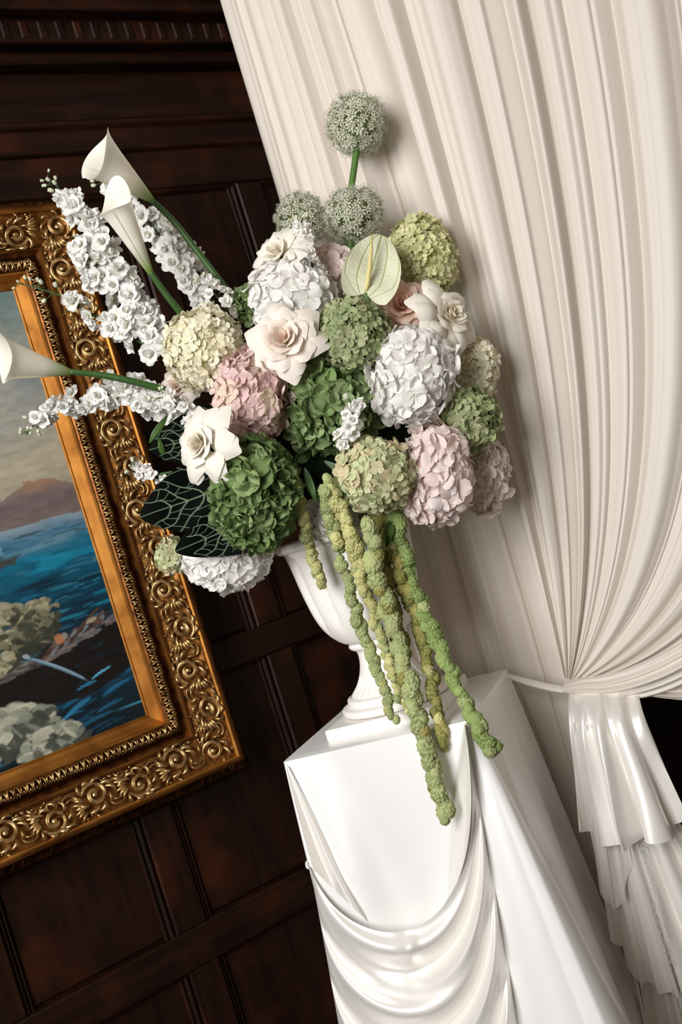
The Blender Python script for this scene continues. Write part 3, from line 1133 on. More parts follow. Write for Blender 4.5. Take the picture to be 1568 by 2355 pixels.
def tail_surface(name, top, hem, nfold, base_off, amp, seed, mat, parent, pl, nu=60, nv=150, cone=0.05, tuck=0.0):
    """hanging gathered cloth: threads run from the top pixel curve down to the hem pixel curve"""
    T = spline([cur_tz(x, y, base_off) for x, y in top], nv + 1)
    H = spline([cur_tz(x, y, base_off) for x, y in hem], nv + 1)
    r = np.random.default_rng(seed)
    ph = r.uniform(0, 6, 5)
    V = []
    a = np.linspace(0, 1, nv + 1)
    prof = pleats(a * 1.0, seed + 40, 0.55 / nfold, 1.5 / nfold, 1.1)
    for i in range(nu + 1):
        s = i / nu
        for j in range(nv + 1):
            p = T[j] * (1 - s) + H[j] * s
            q = a[j]
            am = amp * (0.45 + 0.9 * s)
            o = base_off + cone * math.sin(PI * q) * (0.55 + 0.45 * s) + am * (prof[j] - 0.4)
            o += 0.35 * amp * math.sin(2 * PI * nfold * 0.6 * q + ph[0] + 2.5 * s) * s
            o -= tuck * math.exp(-s * 12)
            # knot crumples near the gather
            o += 0.012 * math.exp(-s * 8) * math.sin(2 * PI * nfold * 0.9 * q + 6 * s + ph[1])
            tt = p[0] + 0.25 * am * math.sin(2 * PI * nfold * q + ph[2]) * s
            V.append(rel(cur(tt, o, p[1]), pl))
    return add(name, V, grid_faces(nu, nv), mat, parent)


tail = thing('satin_tail', 'tiered ivory satin sash hanging in folds below the curtain tie', 'sash', cur(KT + 0.1, 0.12, 0.0))
SL = Vector(tail.location)
low_tail = tail_surface('lower_tail', [(1330, 1690), (1365, 1690), (1400, 1690), (1440, 1690)], [(1500, 2420), (1530, 2500), (1640, 2560), (1740, 2480)], 9, 0.115, 0.024, 3, M_SATIN, tail, SL, cone=0.03)
tail_surface('middle_tier', [(1320, 1670), (1370, 1670), (1436, 1670)], [(1408, 2145), (1470, 2235), (1540, 2262), (1640, 2250), (1700, 2120)], 7, 0.14, 0.026, 9, M_SATIN, tail, SL, cone=0.04)
tail_surface('inner_tier', [(1312, 1660), (1350, 1660), (1400, 1660)], [(1372, 2010), (1395, 2060), (1432, 2068), (1450, 1990)], 3, 0.165, 0.012, 12, M_SATIN, tail, SL, cone=0.03)
tail_surface('upper_flounce', [(1298, 1600), (1340, 1597), (1400, 1599), (1460, 1603)], [(1338, 1898), (1385, 1924), (1440, 1924), (1490, 1906), (1545, 1908), (1574, 1868)], 5, 0.175, 0.042, 5, M_SATIN, tail, SL, cone=0.06, tuck=0.125)
fr = MB()
for k in range(150):
    t = k / 149
    x, y = 1476 + 62 * t + 3 * math.sin(k * 2.3), 1925 + 290 * t
    tt, zz = cur_tz(x, y, 0.205)
    dx = random.uniform(0.004, 0.012) * random.choice((-1, 1, 1))
    fr.tube([rel(cur(tt, 0.205, zz), SL), rel(cur(tt + dx, 0.208, zz - 0.004 + random.uniform(-0.003, 0.003)), SL)], [0.0006, 0.0003], 3)
fo = fr.build('frayed_edge', M_SATIN, low_tail)
fo['kind'] = 'stuff'

# ------------------------------------------------------------------ pedestal and its cloth
pm = MB()
pm.box((-0.185, -0.185, 0.0), (0.185, 0.185, PTOP - 0.012), ped)
pob = pm.build('pedestal', mat_simple('painted_pedestal', lin(228, 224, 218), 0.6, var=0.05), None, False)
tag(pob, 'square display pedestal hidden under the ivory satin cloth', 'pedestal')

cloth = thing('satin_cloth', 'ivory satin cloth draped over the square pedestal with a cowl swag in front', 'cloth', ped(0, 0, 0))
CL = Vector(cloth.location)


def cloth_skirt():
    hw = 0.2
    # perimeter from the back-left corner round the front to the back-right corner
    nq, nh = 300, 70
    V = []
    for i in range(nh + 1):
        h = (i / nh) ** 1.15 * (PTOP - 0.01)
        for j in range(nq + 1):
            q = 1.2 * j / nq
            # soft blend of face normals at the two front corners
            w1 = 1 / (1 + math.exp(-(q - 0.4) / (0.006 + 0.06 * h)))
            w2 = 1 / (1 + math.exp(-(q - 0.8) / (0.006 + 0.05 * h)))
            nx = -(1 - w1) + w2
            ny = -(w1 - w2)
            ln = math.hypot(nx, ny) or 1
            nx, ny = nx / ln, ny / ln
            if q < 0.4:
                x, y = -hw, hw - q
            elif q < 0.8:
                x, y = -hw + (q - 0.4), -hw
            else:
                x, y = hw, -hw + (q - 0.8)
            cFL = math.exp(-((q - 0.4) / (0.02 + 0.10 * h)) ** 2)
            cFR = math.exp(-((q - 0.8) / (0.02 + 0.09 * h)) ** 2)
            o = 0.004 + 0.02 * h
            o += 0.05 * h * cFL + 0.13 * h * cFR
            # folds: fan out of the front right corner over the right face, gentle on the front
            if q > 0.8:
                g = (q - 0.8) / 0.4
                o += 0.05 * h ** 0.9 * (abs(math.sin(PI * 2.4 * g ** 0.85 + 0.35)) ** 0.9) * (1 - 0.3 * g)
                o += 0.03 * h
            elif q > 0.4:
                g = (q - 0.4) / 0.4
                lf = math.exp(-((g - 0.14 - 0.24 * h) / 0.10) ** 2)
                o += 0.012 * min(1, h / 0.25) * (lf - 0.6 * math.exp(-((g - 0.30 - 0.30 * h) / 0.11) ** 2))
                o += 0.003 * math.sin(9 * g + 3 * h) * min(1, h * 4)
            else:
                o += 0.02 * h * math.sin(22 * q + 2 * h)
            # rounded top edge
            drop = 0.0
            V.append(rel(ped(x + nx * o, y + ny * o, PTOP - h - drop), CL))
    return add('skirt', V, grid_faces(nh, nq), M_SATINT, cloth)


cloth_skirt()


def cloth_top():
    n = 24
    V = []
    for i in range(n + 1):
        for j in range(n + 1):
            x, y = (-0.204 + 0.408 * i / n), (-0.204 + 0.408 * j / n)
            e = max(abs(x), abs(y))
            z = PTOP + 0.0015 - 0.004 * smoothstep(0.192, 0.206, e)
            V.append(rel(ped(x, y, float(z)), CL))
    return add('top_cover', V, grid_faces(n, n), M_SATINT, cloth)


cloth_top()


def bez(p, t):
    p = [np.array(q, float) for q in p]
    return (1 - t) ** 3 * p[0] + 3 * t * (1 - t) ** 2 * p[1] + 3 * t * t * (1 - t) * p[2] + t ** 3 * p[3]


def swag_ctrl(b):
    return [(711 + 80 * b, 1986 + 430 * b), (775 + 40 * b, 2215 + 560 * b), (1165 + 60 * b, 2262 + 560 * b), (1068 + 120 * b, 1664 + 620 * b)]


def cowl():
    na, nb = 90, 90
    V = []
    for i in range(nb + 1):
        b = i / nb
        for j in range(na + 1):
            a = j / na
            p = bez(swag_ctrl(b), a)
            mid = math.sin(PI * a) ** 0.8
            rid = 0.017 * mid * math.sin(2 * PI * (3.6 * b + 0.35 * a) - 0.6) * min(1, b * 6 + 0.25)
            rid += 0.006 * mid * math.sin(2 * PI * (7.3 * b - 0.8 * a))
            pin = 0.012 * math.exp(-((a - 0.47 - 0.03 * b) / 0.035) ** 2) * math.exp(-((b - 0.08) / 0.10) ** 2)
            o = 0.016 + 0.055 * mid + (0.05 * b * a + 0.012 * math.exp(-((1 - a) / 0.1) ** 2)) * float(smoothstep(1.0, 0.86, a) if b > 0.03 else 1) + rid + pin
            x, z = front_xz(p[0], p[1], o)
            V.append(rel(ped(x, -0.2 - o, z), CL))
    return add('cowl_swag', V, grid_faces(nb, na), M_SATIN, cloth)


cowl()


def ruled(name, ca, cb, fo, nu=40, nv=40, mat=None):
    A = spline(ca, nu + 1)
    B = spline(cb, nu + 1)
    V = []
    for i in range(nu + 1):
        for j in range(nv + 1):
            s, q = i / nu, j / nv
            p = A[i] * (1 - q) + B[i] * q
            o = fo(s, q)
            x, z = front_xz(p[0], p[1], o)
            V.append(rel(ped(x, -0.2 - o, z), CL))
    return add(name, V, grid_faces(nu, nv), mat or M_SATIN, cloth)


# turned-back inner face of the cowl, hanging from the front right corner
top_curve = [bez(swag_ctrl(0), t) for t in (1.0, 0.95, 0.88, 0.8, 0.72, 0.64)]
ruled('turned_fold', [(1066, 1664), (1052, 1760), (1041, 1880), (1035, 2000), (1031, 2080), (1029, 2140)], [tuple(c) for c in top_curve],
      lambda s, q: 0.010 + 0.004 * s + q * (0.012 + 0.045 * math.sin(PI * (0.06 + 0.64 * s)) ** 0.8) + 0.006 * math.sin(PI * q) + 0.004 * math.sin(9 * q + 2 * s) * s)
# folds fanning from the front left corner into the pinch and the pocket
ruled('fan_fold', [(656, 1760), (664, 1800), (680, 1870), (697, 1940), (711, 1990)], [(664, 1764), (700, 1830), (752, 1930), (806, 2040), (866, 2140)],
      lambda s, q: 0.010 + 0.036 * s * (1 - 0.75 * q ** 3) + s * 0.013 * math.sin(PI * 3.2 * q + 0.9) * (1 - 0.4 * q))
km = MB()
for k in range(6):
    a = k * 1.1
    c = front_xz(711, 1986, 0.03)
    pts = []
    for i in range(8):
        t = i / 7
        pts.append(rel(ped(c[0] + 0.006 * math.cos(a + 3 * t) * (0.4 + 0.6 * t), -0.228 - 0.006 * math.sin(PI * t) - 0.002 * k, c[1] + 0.008 * math.sin(a + 3 * t) * (0.5 + 0.5 * t)), CL))
    km.tube(pts, [0.001 + 0.0014 * math.sin(PI * i / 7) for i in range(8)], 6)
km.build('pinch_knot', M_SATIN, cloth)

# ------------------------------------------------------------------ urn
urn = thing('garden_urn', 'white fluted stone urn on a square foot standing on the pedestal', 'urn', (PC[0], PC[1], PTOP + 0.0015))
ZB = PTOP + 0.0015
UZ = PTOP - (CZ - 0.4545)        # small shift


def lathe(name, prof, n=96, flute=None, mat=M_PLASTER, parent=urn):
    vs = []
    for r, z in prof:
        for k in range(n):
            a = 2 * PI * k / n
            rr = r + (flute(r, z, a) if flute else 0.0)
            vs.append((rr * math.cos(a), rr * math.sin(a), z))
    fs = grid_faces(len(prof) - 1, n, closed_v=True)
    return add(name, vs, fs, mat, parent)


# square plinth slab, turned with the pedestal
pl = MB()
hs = 0.128
c20, s20 = math.cos(math.radians(-20)), math.sin(math.radians(-20))


def prot(x, y, z):
    return (x * c20 - y * s20, x * s20 + y * c20, z)


b_ = 0.002
for (z0, z1, h0, h1) in ((0, b_, hs - b_, hs), (b_, 0.024 - b_, hs, hs), (0.024 - b_, 0.024, hs, hs - b_)):
    pl.put([prot(sx * h, sy * h, z) for z, h in ((z0, h0), (z1, h1)) for sx, sy in ((-1, -1), (1, -1), (1, 1), (-1, 1))],
           [(0, 1, 5, 4), (1, 2, 6, 5), (2, 3, 7, 6), (3, 0, 4, 7), (0, 3, 2, 1), (4, 5, 6, 7)])
pl.build('plinth', M_PLASTER, urn, False)


def fine(prof, n=6):
    return [tuple(p) for p in spline(prof, (len(prof) - 1) * n + 1)]


lathe('foot', fine([(0.100, 0.024), (0.116, 0.026), (0.121, 0.033), (0.119, 0.041), (0.108, 0.045), (0.104, 0.050), (0.103, 0.058), (0.094, 0.062)]))
lathe('stem', fine([(0.094, 0.060), (0.088, 0.068), (0.074, 0.083), (0.062, 0.103), (0.054, 0.125), (0.0515, 0.145), (0.054, 0.158)]), 144,
      lambda r, z, a: (-0.0055 * (0.5 + 0.5 * math.cos(30 * a)) ** 1.5 * max(0, 1 - abs(z - 0.082) / 0.024) ** 0.5))
lathe('collar', fine([(0.052, 0.154), (0.062, 0.160), (0.066, 0.166), (0.064, 0.172), (0.058, 0.177)]))
lathe('bowl', fine([(0.058, 0.174), (0.074, 0.179), (0.092, 0.196), (0.108, 0.220), (0.119, 0.250), (0.126, 0.285), (0.131, 0.32), (0.135, 0.355), (0.139, 0.385), (0.142, 0.402)]), 168,
      lambda r, z, a: -0.011 * max(0.0, math.cos(14 * a) * 0.5 + 0.5) ** 2.2 * max(0, min(1, (z - 0.205) / 0.05)) * max(0, min(1, (0.395 - z) / 0.02)))
lathe('rim', fine([(0.140, 0.400), (0.148, 0.402), (0.153, 0.408), (0.151, 0.416), (0.145, 0.420), (0.136, 0.418), (0.130, 0.405), (0.126, 0.38), (0.1, 0.37), (0.002, 0.37)]), 168,
      lambda r, z, a: 0.004 * (abs(math.cos(14 * a)) ** 0.6) * (1 if r > 0.14 else 0))
fm = MB()
fm.ball((0, 0, 0), 1.0, 20, 28)
fv = []
for v in fm.v:
    p = Vector(v)
    k = 1 + 0.12 * noise.noise(p * 3.0)
    fv.append((p.x * 0.17 * k + 0.045, p.y * 0.10 * k, 0.60 + p.z * 0.19 * k))
foam = add('floral_foam', fv, fm.f, M_FOAM, None, True, (PC[0], PC[1], ZB))  # hidden dark mass added so the gaps between flowers read dark
tag(foam, 'dark green floral foam mound added inside the bouquet to darken its gaps', 'foam')


# ------------------------------------------------------------------ flower building blocks
def petal(L, Wd, cup=0.2, tip=0.0, side=0.0, ruffle=0.0, nu=5, nv=4, point=0.0, claw=0.06, seed=0, serr=0.0):
    r = random.Random(seed)
    ph = [r.uniform(0, 6.28) for _ in range(4)]
    vs, at = [], []
    for i in range(nu + 1):
        q = 0.5 - 0.5 * math.cos(PI * i / nu)
        wv = math.sin(PI * i / nu) * (0.45 + 0.55 * q ** 0.6)
        if i == 0:
            wv = claw
        if point:
            wv *= (1 - point * q ** 2.5)
        for j in range(nv + 1):
            t = -1 + 2 * j / nv
            lx = L * q
            if serr and 1 < i < nu and j in (0, nv):
                lx += L * serr * (1 if i % 2 else -1)
            if serr and i == nu - 1:
                lx += L * serr * (0.8 if j % 2 else -0.8)
            y = t * wv * Wd * 0.5
            z = L * (cup * q * q + tip * max(0, q - 0.55) ** 2 * 4) + side * abs(y) * q + ruffle * L * q * math.sin(2.6 * t + ph[0]) * math.cos(2.0 * q + ph[1])
            vs.append((lx, y, z))
            at.append(q)
    return vs, grid_faces(nu, nv), at


def rot_z(vs, a, tilt=0.0, off=(0, 0, 0)):
    M = Matrix.Rotation(a, 3, 'Z') @ Matrix.Rotation(-tilt, 3, 'Y')
    return [tuple(M @ Vector(v) + Vector(off)) for v in vs]


def floret4(mat, seed, L=1.0, W=1.05, cup=0.15, ruffle=0.1, n=4, nu=5, nv=4, side=0.0, serr=0.0, point=0.0, tip=0.0):
    r = random.Random(seed)
    m = MB()
    for k in range(n):
        pv, pf, pa = petal(L * r.uniform(0.88, 1.1), W * L * r.uniform(0.9, 1.1), cup + r.uniform(-0.12, 0.12), tip + r.uniform(-0.1, 0.1), side, ruffle, nu, nv, point, seed=r.random(), serr=serr)
        m.put(rot_z(pv, 2 * PI * k / n + r.uniform(-0.12, 0.12), r.uniform(-0.1, 0.25), (0, 0, 0.02 * (k % 2))), pf, pa)
    m.ball((0, 0, 0.05 * L), 0.07 * L, 3, 5)
    return make_mesh('floret', m.v, m.f, mat, True, {'rad': m.a})


def frame_from(zdir, spin):
    z = Vector(zdir).normalized()
    q = z.to_track_quat('Z', 'Y')
    return q.to_matrix() @ Matrix.Rotation(spin, 3, 'Z')


def core_mat_for(c):
    return mat_simple('inner_' + c[0], lin(*c[1]), 0.8, var=0.2, bscale=40)


CORE = {}


def core_mat(rgb):
    if rgb not in CORE:
        CORE[rgb] = mat_simple('flower_core', lin(*rgb), 0.85, var=0.25, bscale=50)
    return CORE[rgb]


def flower_head(name, label, cat, px, py, rx, ry, Y, meshes, n, size, core_rgb, group, cull=-0.35, tilt=0.34, shrink=0.89, rzk=0.9, seed=1, spread=0.05, rot=0.0):
    """a globe of florets; rx, ry are photo-pixel radii at depth Y"""
    r = random.Random(seed)
    c = P(px, py, Y)
    k = Y / F
    a, b = rx * k, ry * k
    d = rzk * 0.5 * (a + b)
    root = thing(name, label, cat, c, group)
    R = IMR * math.cos(rot) + IMU * math.sin(rot)
    U = -IMR * math.sin(rot) + IMU * math.cos(rot)
    m = MB()
    m.ball((0, 0, 0), 1.0, 10, 14)
    cv = []
    for v in m.v:
        s = 0.80 * (1 + 0.07 * noise.noise(Vector(v) * 2.5 + Vector((seed, 0, 0))))
        cv.append(tuple((R * v[0] * a + U * v[1] * b + IMF * v[2] * d) * s))
    add('core', cv, m.f, core_mat(core_rgb), root)
    ga = PI * (3 - math.sqrt(5))
    for i in range(n):
        # Fibonacci points around the viewing axis, from the front towards the back
        zc = 1 - (1 - cull) * (i + 0.5) / n
        rr = math.sqrt(max(0, 1 - zc * zc))
        an = ga * i + 0.3 * seed
        x, y = rr * math.cos(an) + r.uniform(-spread, spread), rr * math.sin(an) + r.uniform(-spread, spread)
        lump = 1.03 + 0.16 * noise.noise(Vector((x, y, zc)) * 1.8 + Vector((seed * 3.1, 0, 0)))
        pos = (R * x * a + U * y * b + IMF * zc * d) * (shrink * lump + r.uniform(-0.06, 0.05))
        nrm = (R * x / a + U * y / b + IMF * zc / d).normalized()
        nrm = (nrm + Vector((r.gauss(0, 1), r.gauss(0, 1), r.gauss(0, 1))) * tilt * 0.5).normalized()
        M3 = frame_from(nrm, r.uniform(0, 6.28))
        s = size * r.uniform(0.82, 1.15)
        inst('floret', r.choice(meshes), root, Matrix.Translation(pos) @ M3.to_4x4() @ Matrix.Scale(s, 4))
    return root


def variants(mat, n, **kw):
    return [floret4(mat, 11 * i + 3, **kw) for i in range(n)]


V_WHITE = variants(P_WHITE, 5, cup=0.12, ruffle=0.16, W=1.35)
V_PINK = variants(P_PINK, 5, cup=0.15, ruffle=0.16, W=1.3)
V_BLUSH = variants(P_BLUSH, 5, cup=0.14, ruffle=0.16, W=1.35)
V_BLUSHW = variants(P_BLUSHW, 4, cup=0.14, ruffle=0.16, W=1.35)
V_CREAM = variants(P_CREAM, 4, cup=0.2, ruffle=0.1, W=1.15, nu=4, nv=3)
V_LIME = variants(P_LIME, 4, cup=0.2, ruffle=0.12, W=1.15, nu=4, nv=3)
V_SAGE = variants(P_SAGE, 5, cup=0.18, ruffle=0.08, W=1.02, nu=5, nv=3)
V_ANTQ = variants(P_ANTQ, 5, cup=0.22, ruffle=0.06, W=1.2, nu=5, nv=4)
V_GREEN = variants(P_GREEN, 6, cup=0.35, ruffle=0.24, W=1.45, nu=6, nv=6, serr=0.035, tip=0.12)
V_GREEN2 = variants(P_GREEN2, 6, cup=0.35, ruffle=0.22, W=1.35, nu=6, nv=6, serr=0.035, tip=0.12)

HG = 'hydrangea heads in the urn bouquet'
W_ = (214, 212, 200)
G_ = (44, 66, 26)
flower_head('hydrangea', 'white mophead hydrangea behind the large blush rose, upper left of the bouquet', 'hydrangea', 668, 690, 100, 98, 2.14, V_WHITE, 96, 0.029, W_, HG, seed=1)
flower_head('hydrangea', 'cream small-petalled hydrangea at the left edge, below the calla lily stems', 'hydrangea', 470, 803, 97, 100, 2.10, V_CREAM, 260, 0.0135, (206, 200, 150), HG, seed=2, tilt=0.6)
flower_head('hydrangea', 'dusty pink hydrangea head between cream hydrangea and white reflexed rose', 'hydrangea', 578, 915, 84, 108, 2.06, V_PINK, 120, 0.021, (176, 140, 128), HG, seed=3, tilt=0.55)
flower_head('hydrangea', 'sage green small-petalled hydrangea directly below the pale anthurium', 'hydrangea', 812, 768, 86, 90, 2.05, V_SAGE, 170, 0.0150, (70, 88, 44), HG, seed=4, tilt=0.6)
flower_head('hydrangea', 'lime green domed hydrangea against the curtain, topmost right', 'hydrangea', 968, 598, 84, 98, 2.19, V_LIME, 250, 0.0135, (150, 156, 78), HG, seed=5, tilt=0.6, rot=0.25)
flower_head('hydrangea', 'large pure white hydrangea right of centre, below the white and peach roses', 'hydrangea', 948, 866, 98, 112, 2.04, V_WHITE, 104, 0.0295, W_, HG, seed=6)
flower_head('hydrangea', 'cream hydrangea at the right edge under the white rose', 'hydrangea', 1086, 852, 62, 78, 2.15, V_CREAM, 170, 0.0135, (206, 198, 150), HG, seed=7, tilt=0.6)
flower_head('hydrangea', 'bright sage green hydrangea at the right edge above the blush one', 'hydrangea', 1064, 968, 84, 76, 2.08, V_SAGE, 130, 0.0165, (76, 96, 44), HG, seed=8, tilt=0.6)
flower_head('hydrangea', 'antique green hydrangea with pink-tinged petals above the hanging amaranthus', 'hydrangea', 862, 1094, 88, 84, 2.0, V_ANTQ, 150, 0.0165, (104, 116, 62), HG, seed=9, tilt=0.4)
flower_head('hydrangea', 'blush pink hydrangea at the lower right of the bouquet', 'hydrangea', 1000, 1092, 82, 116, 2.05, V_BLUSH, 100, 0.029, (206, 178, 166), HG, seed=10)
flower_head('hydrangea', 'pale hydrangea in shade at the far right, touching the curtain', 'hydrangea', 1112, 1092, 52, 84, 2.17, V_BLUSHW, 80, 0.025, (190, 172, 150), HG, seed=11)
flower_head('hydrangea', 'large leaf-green ruffled hydrangea at the lower left over the dark leaf', 'hydrangea', 590, 1134, 100, 132, 1.99, V_GREEN, 125, 0.0255, (24, 44, 12), HG, seed=12, tilt=0.75, shrink=0.82)
flower_head('hydrangea', 'green ruffled hydrangea in the very centre of the bouquet', 'hydrangea', 762, 930, 112, 112, 2.10, V_GREEN2, 110, 0.0265, (26, 44, 14), HG, seed=13, tilt=0.75, shrink=0.84)
flower_head('hydrangea', 'white hydrangea hanging beneath the dark veined leaves', 'hydrangea', 520, 1284, 94, 72, 2.13, V_WHITE, 90, 0.026, W_, HG, seed=14)
flower_head('hydrangea', 'small pale green hydrangea spray over the gilt frame edge', 'hydrangea', 396, 1278, 34, 40, 2.15, V_ANTQ, 40, 0.015, (120, 130, 76), HG, seed=15)
flower_head('hydrangea', 'white hydrangea over the urn rim, half hidden by amaranthus', 'hydrangea', 760, 1196, 62, 56, 2.09, V_WHITE, 60, 0.021, W_, HG, seed=16)
flower_head('hydrangea', 'pale pink hydrangea behind the anthurium, under the alliums', 'hydrangea', 756, 632, 62, 58, 2.2, V_BLUSH, 60, 0.025, (206, 178, 166), HG, seed=17)
flower_head('hydrangea', 'small leaf-green hydrangea tuft left of the white mophead', 'hydrangea', 578, 700, 36, 34, 2.15, V_GREEN2, 28, 0.019, (30, 50, 16), HG, seed=18, tilt=0.7)
flower_head('hydrangea', 'pale blush hydrangea low in the bouquet behind the amaranthus strands', 'hydrangea', 870, 1188, 62, 44, 2.14, V_BLUSHW, 44, 0.022, (160, 140, 110), HG, seed=19)


# ------------------------------------------------------------------ roses
def rose_petal(R, o, phi, span, seed, mat, point):
    """one petal in rose space (axis z): o = 0 tight inner .. 1 fully reflexed"""
    r = random.Random(seed)
    nu, nv = 10, 10
    vs, at = [], []
    wob = [r.uniform(-1, 1) for _ in range(5)]
    for i in range(nu + 1):
        s0 = i / nu
        for j in range(nv + 1):
            t = -1 + 2 * j / nv
            s = s0 * (1 - (0.16 + 0.16 * point) * abs(t) ** 2.4 + 0.03 * math.sin(6 * t + 9 * wob[4]) * s0)
            rad = R * ((1 - o) * (0.07 + 0.42 * o + 0.04 * wob[0]) * s ** 0.42 + o * 1.12 * s ** 0.9)
            z = R * (-0.42 + (1 - o) * (1.02 - 0.1 * o) * s + o * (0.86 * s - 0.80 * s ** 2.6))
            e = max(0, s - 0.70) / 0.30                       # rim rolls outwards
            rad += R * (0.06 + 0.05 * o) * e * e
            z -= R * 0.05 * e * e * o
            sh = min(1.0, (0.16 + s * 1.7) ** 0.8) * (1 - 0.8 * point * max(0, (s - 0.5) / 0.5) ** 2)
            a = phi + t * span * sh * (1 if o < 0.5 else (0.75 + 0.25 * s))
            edge = abs(t) ** 2.2
            rr = rad * (1 + 0.05 * wob[1] * t) + R * edge * (0.04 * (1 - o) + 0.02 * o) * s
            zz = z - R * edge * s * (0.10 + 0.14 * o) + R * 0.03 * math.sin(4 * t + 6 * wob[2]) * s * o
            zz += R * 0.07 * o * (1 - abs(t)) * s * wob[3]    # crease of a reflexed petal
            zz += R * 0.02 * math.sin(7 * t + 9 * wob[4]) * s ** 3
            vs.append((rr * math.cos(a), rr * math.sin(a), zz))
            at.append(s)
    return vs, grid_faces(nu, nv), at


def rose(label, px, py, Y, R_px, face, mat, seed, layers, inner=0.42):
    """layers: list of (count, openness, half span, pointedness, scale)"""
    r = random.Random(seed)
    c = P(px, py, Y)
    R = R_px * Y / F
    root = thing('rose', label, 'rose', c, 'roses in the urn bouquet')
    ax = (IMR * face[0] + IMU * face[1] + IMF * face[2]).normalized()
    M3 = frame_from(ax, r.uniform(0, 6))
    for li, (n, o, span, point, sc) in enumerate(layers):
        p0 = r.uniform(0, 6.28)
        for k in range(n):
            vs, fs, at = rose_petal(R * sc, min(1, max(0, o + r.uniform(-0.05, 0.05))), p0 + 2 * PI * k / n + r.uniform(-0.15, 0.15), span * r.uniform(0.9, 1.1), r.random(), mat, point)
            if o < 0.5:
                at = [q * (0.35 + o) for q in at]
            vs = [tuple(M3 @ Vector(v)) for v in vs]
            add('petal', vs, fs, mat, root, True, None, {'rad': at})
    st = MB()
    st.tube([tuple(-ax * R * 0.3), tuple(-ax * R * 0.9 + IMF * -0.01), tuple(-ax * R * 1.2 + Vector((0, 0.04, -0.03)))], [0.004, 0.0035, 0.003], 8)
    st.build('stem', M_STEM, root)
    return root


FULL = [(3, 0.08, 1.2, 0.1, 0.76), (3, 0.02, 1.3, 0.1, 0.72), (4, 0.14, 1.05, 0.15, 0.82), (5, 0.28, 0.9, 0.2, 0.9), (5, 0.45, 0.82, 0.25, 0.95), (6, 0.68, 0.72, 0.4, 0.98), (6, 0.82, 0.66, 0.5, 1.0), (6, 0.97, 0.6, 0.55, 1.02)]
CUP = [(3, 0.03, 1.3, 0.1, 0.58), (4, 0.12, 1.2, 0.1, 0.64), (4, 0.22, 1.05, 0.1, 0.7), (5, 0.34, 0.95, 0.15, 0.74), (5, 0.5, 0.8, 0.3, 0.8), (6, 0.86, 0.6, 0.45, 0.98), (6, 1.0, 0.56, 0.5, 1.05)]
STAR = [(3, 0.1, 1.2, 0.2, 0.6), (5, 0.36, 0.85, 0.4, 0.8), (6, 0.66, 0.6, 0.75, 0.98), (7, 0.88, 0.5, 0.85, 1.06), (6, 1.0, 0.5, 0.85, 1.1)]
rose('white rose with pointed reflexed petals, topmost left under the alliums', 632, 578, 2.10, 66, (-0.55, 0.3, 0.75), P_ROSEW, 31, STAR)
rose('large open blush rose facing forward at the upper centre of the bouquet', 652, 778, 2.0, 84, (-0.15, 0.18, 0.95), P_ROSEB, 32, FULL)
rose('peach pink rose between the anthurium and the white rose at right', 926, 702, 2.09, 68, (0.0, 0.15, 0.95), P_ROSEP, 33, FULL)
rose('white rose with backswept petals at the upper right, cup turned to the curtain', 1038, 722, 2.05, 80, (0.55, 0.25, 0.75), P_ROSEW, 34, CUP)
rose('white rose with backswept petals over the dark leaves at lower left', 456, 1022, 1.935, 80, (-0.6, 0.05, 0.75), P_ROSEW, 35, CUP)
rose('pale blush rose in shade behind the left calla stem', 408, 884, 2.17, 52, (-0.4, 0.2, 0.8), P_ROSEB, 36, FULL)


# ------------------------------------------------------------------ calla lilies
def calla(label, mouth, base, stem_pts, Ym, Yb, Rpx, tip_ang, seed, open_side=0.0, tipk=0.22):
    pm_, pb = P(mouth[0], mouth[1], Ym), P(base[0], base[1], Yb)
    root = thing('calla_lily', label, 'calla lily', pb, 'calla lilies reaching out to the left')
    ax = (pm_ - pb)
    Ln = ax.length
    ax.normalize()
    ref = (IMF - ax * IMF.dot(ax)).normalized()
    sd = ax.cross(ref)
    R = Rpx * Ym / F
    nu, nv = 30, 44
    vs, at = [], []
    over = 0.55
    for i in range(nu + 1):
        q = i / nu
        for j in range(nv + 1):
            w = j / nv
            a = (w - 0.5) * (2 * PI + over) + tip_ang
            # rim reaches furthest opposite the overlap
            c = math.cos((w - 0.5) * (2 * PI))
            ext = 0.93 + tipk * max(0, (c + 1) / 2) ** 5 + 0.02 * math.sin(2 * a + seed)
            h = q * ext
            spir = 1.0 + 0.14 * (w - 0.5)
            rad = (0.0052 + (R - 0.0052) * (0.92 * h ** 0.92 + 0.08 * h ** 5)) * spir
            # rim curls back
            e = max(0, q - 0.80) / 0.20
            rad += R * 0.10 * e * e * (0.5 + 0.5 * (1 - c) / 2 + 0.12 * math.sin(3 * a))
            hh = Ln * h - Ln * 0.05 * e * e
            p = ax * hh + (ref * math.cos(a) + sd * math.sin(a)) * rad
            vs.append(tuple(p))
            at.append(min(1, h * 0.95 + 0.02))
    add('spathe', vs, grid_faces(nu, nv), P_CALLA, root, True, None, {'rad': at})
    sp = MB()
    pts = [ax * (Ln * t) for t in (0.25, 0.4, 0.55, 0.68)]
    sp.tube([tuple(p) for p in pts], [0.004, 0.005, 0.005, 0.003], 8)
    sp.build('spadix', mat_simple('yellow_spadix', lin(220, 180, 60), 0.7, bump=0.3, bscale=300), root)
    st = MB()
    pts = spline([tuple(-ax * -0.006)] + [tuple(P(x, y, Y) - pb) for x, y, Y in stem_pts], 22)
    st.tube(pts, [0.0062 + 0.0014 * (i / 21) for i in range(22)], 12)
    st.build('stem', M_STEMD, root)
    return root


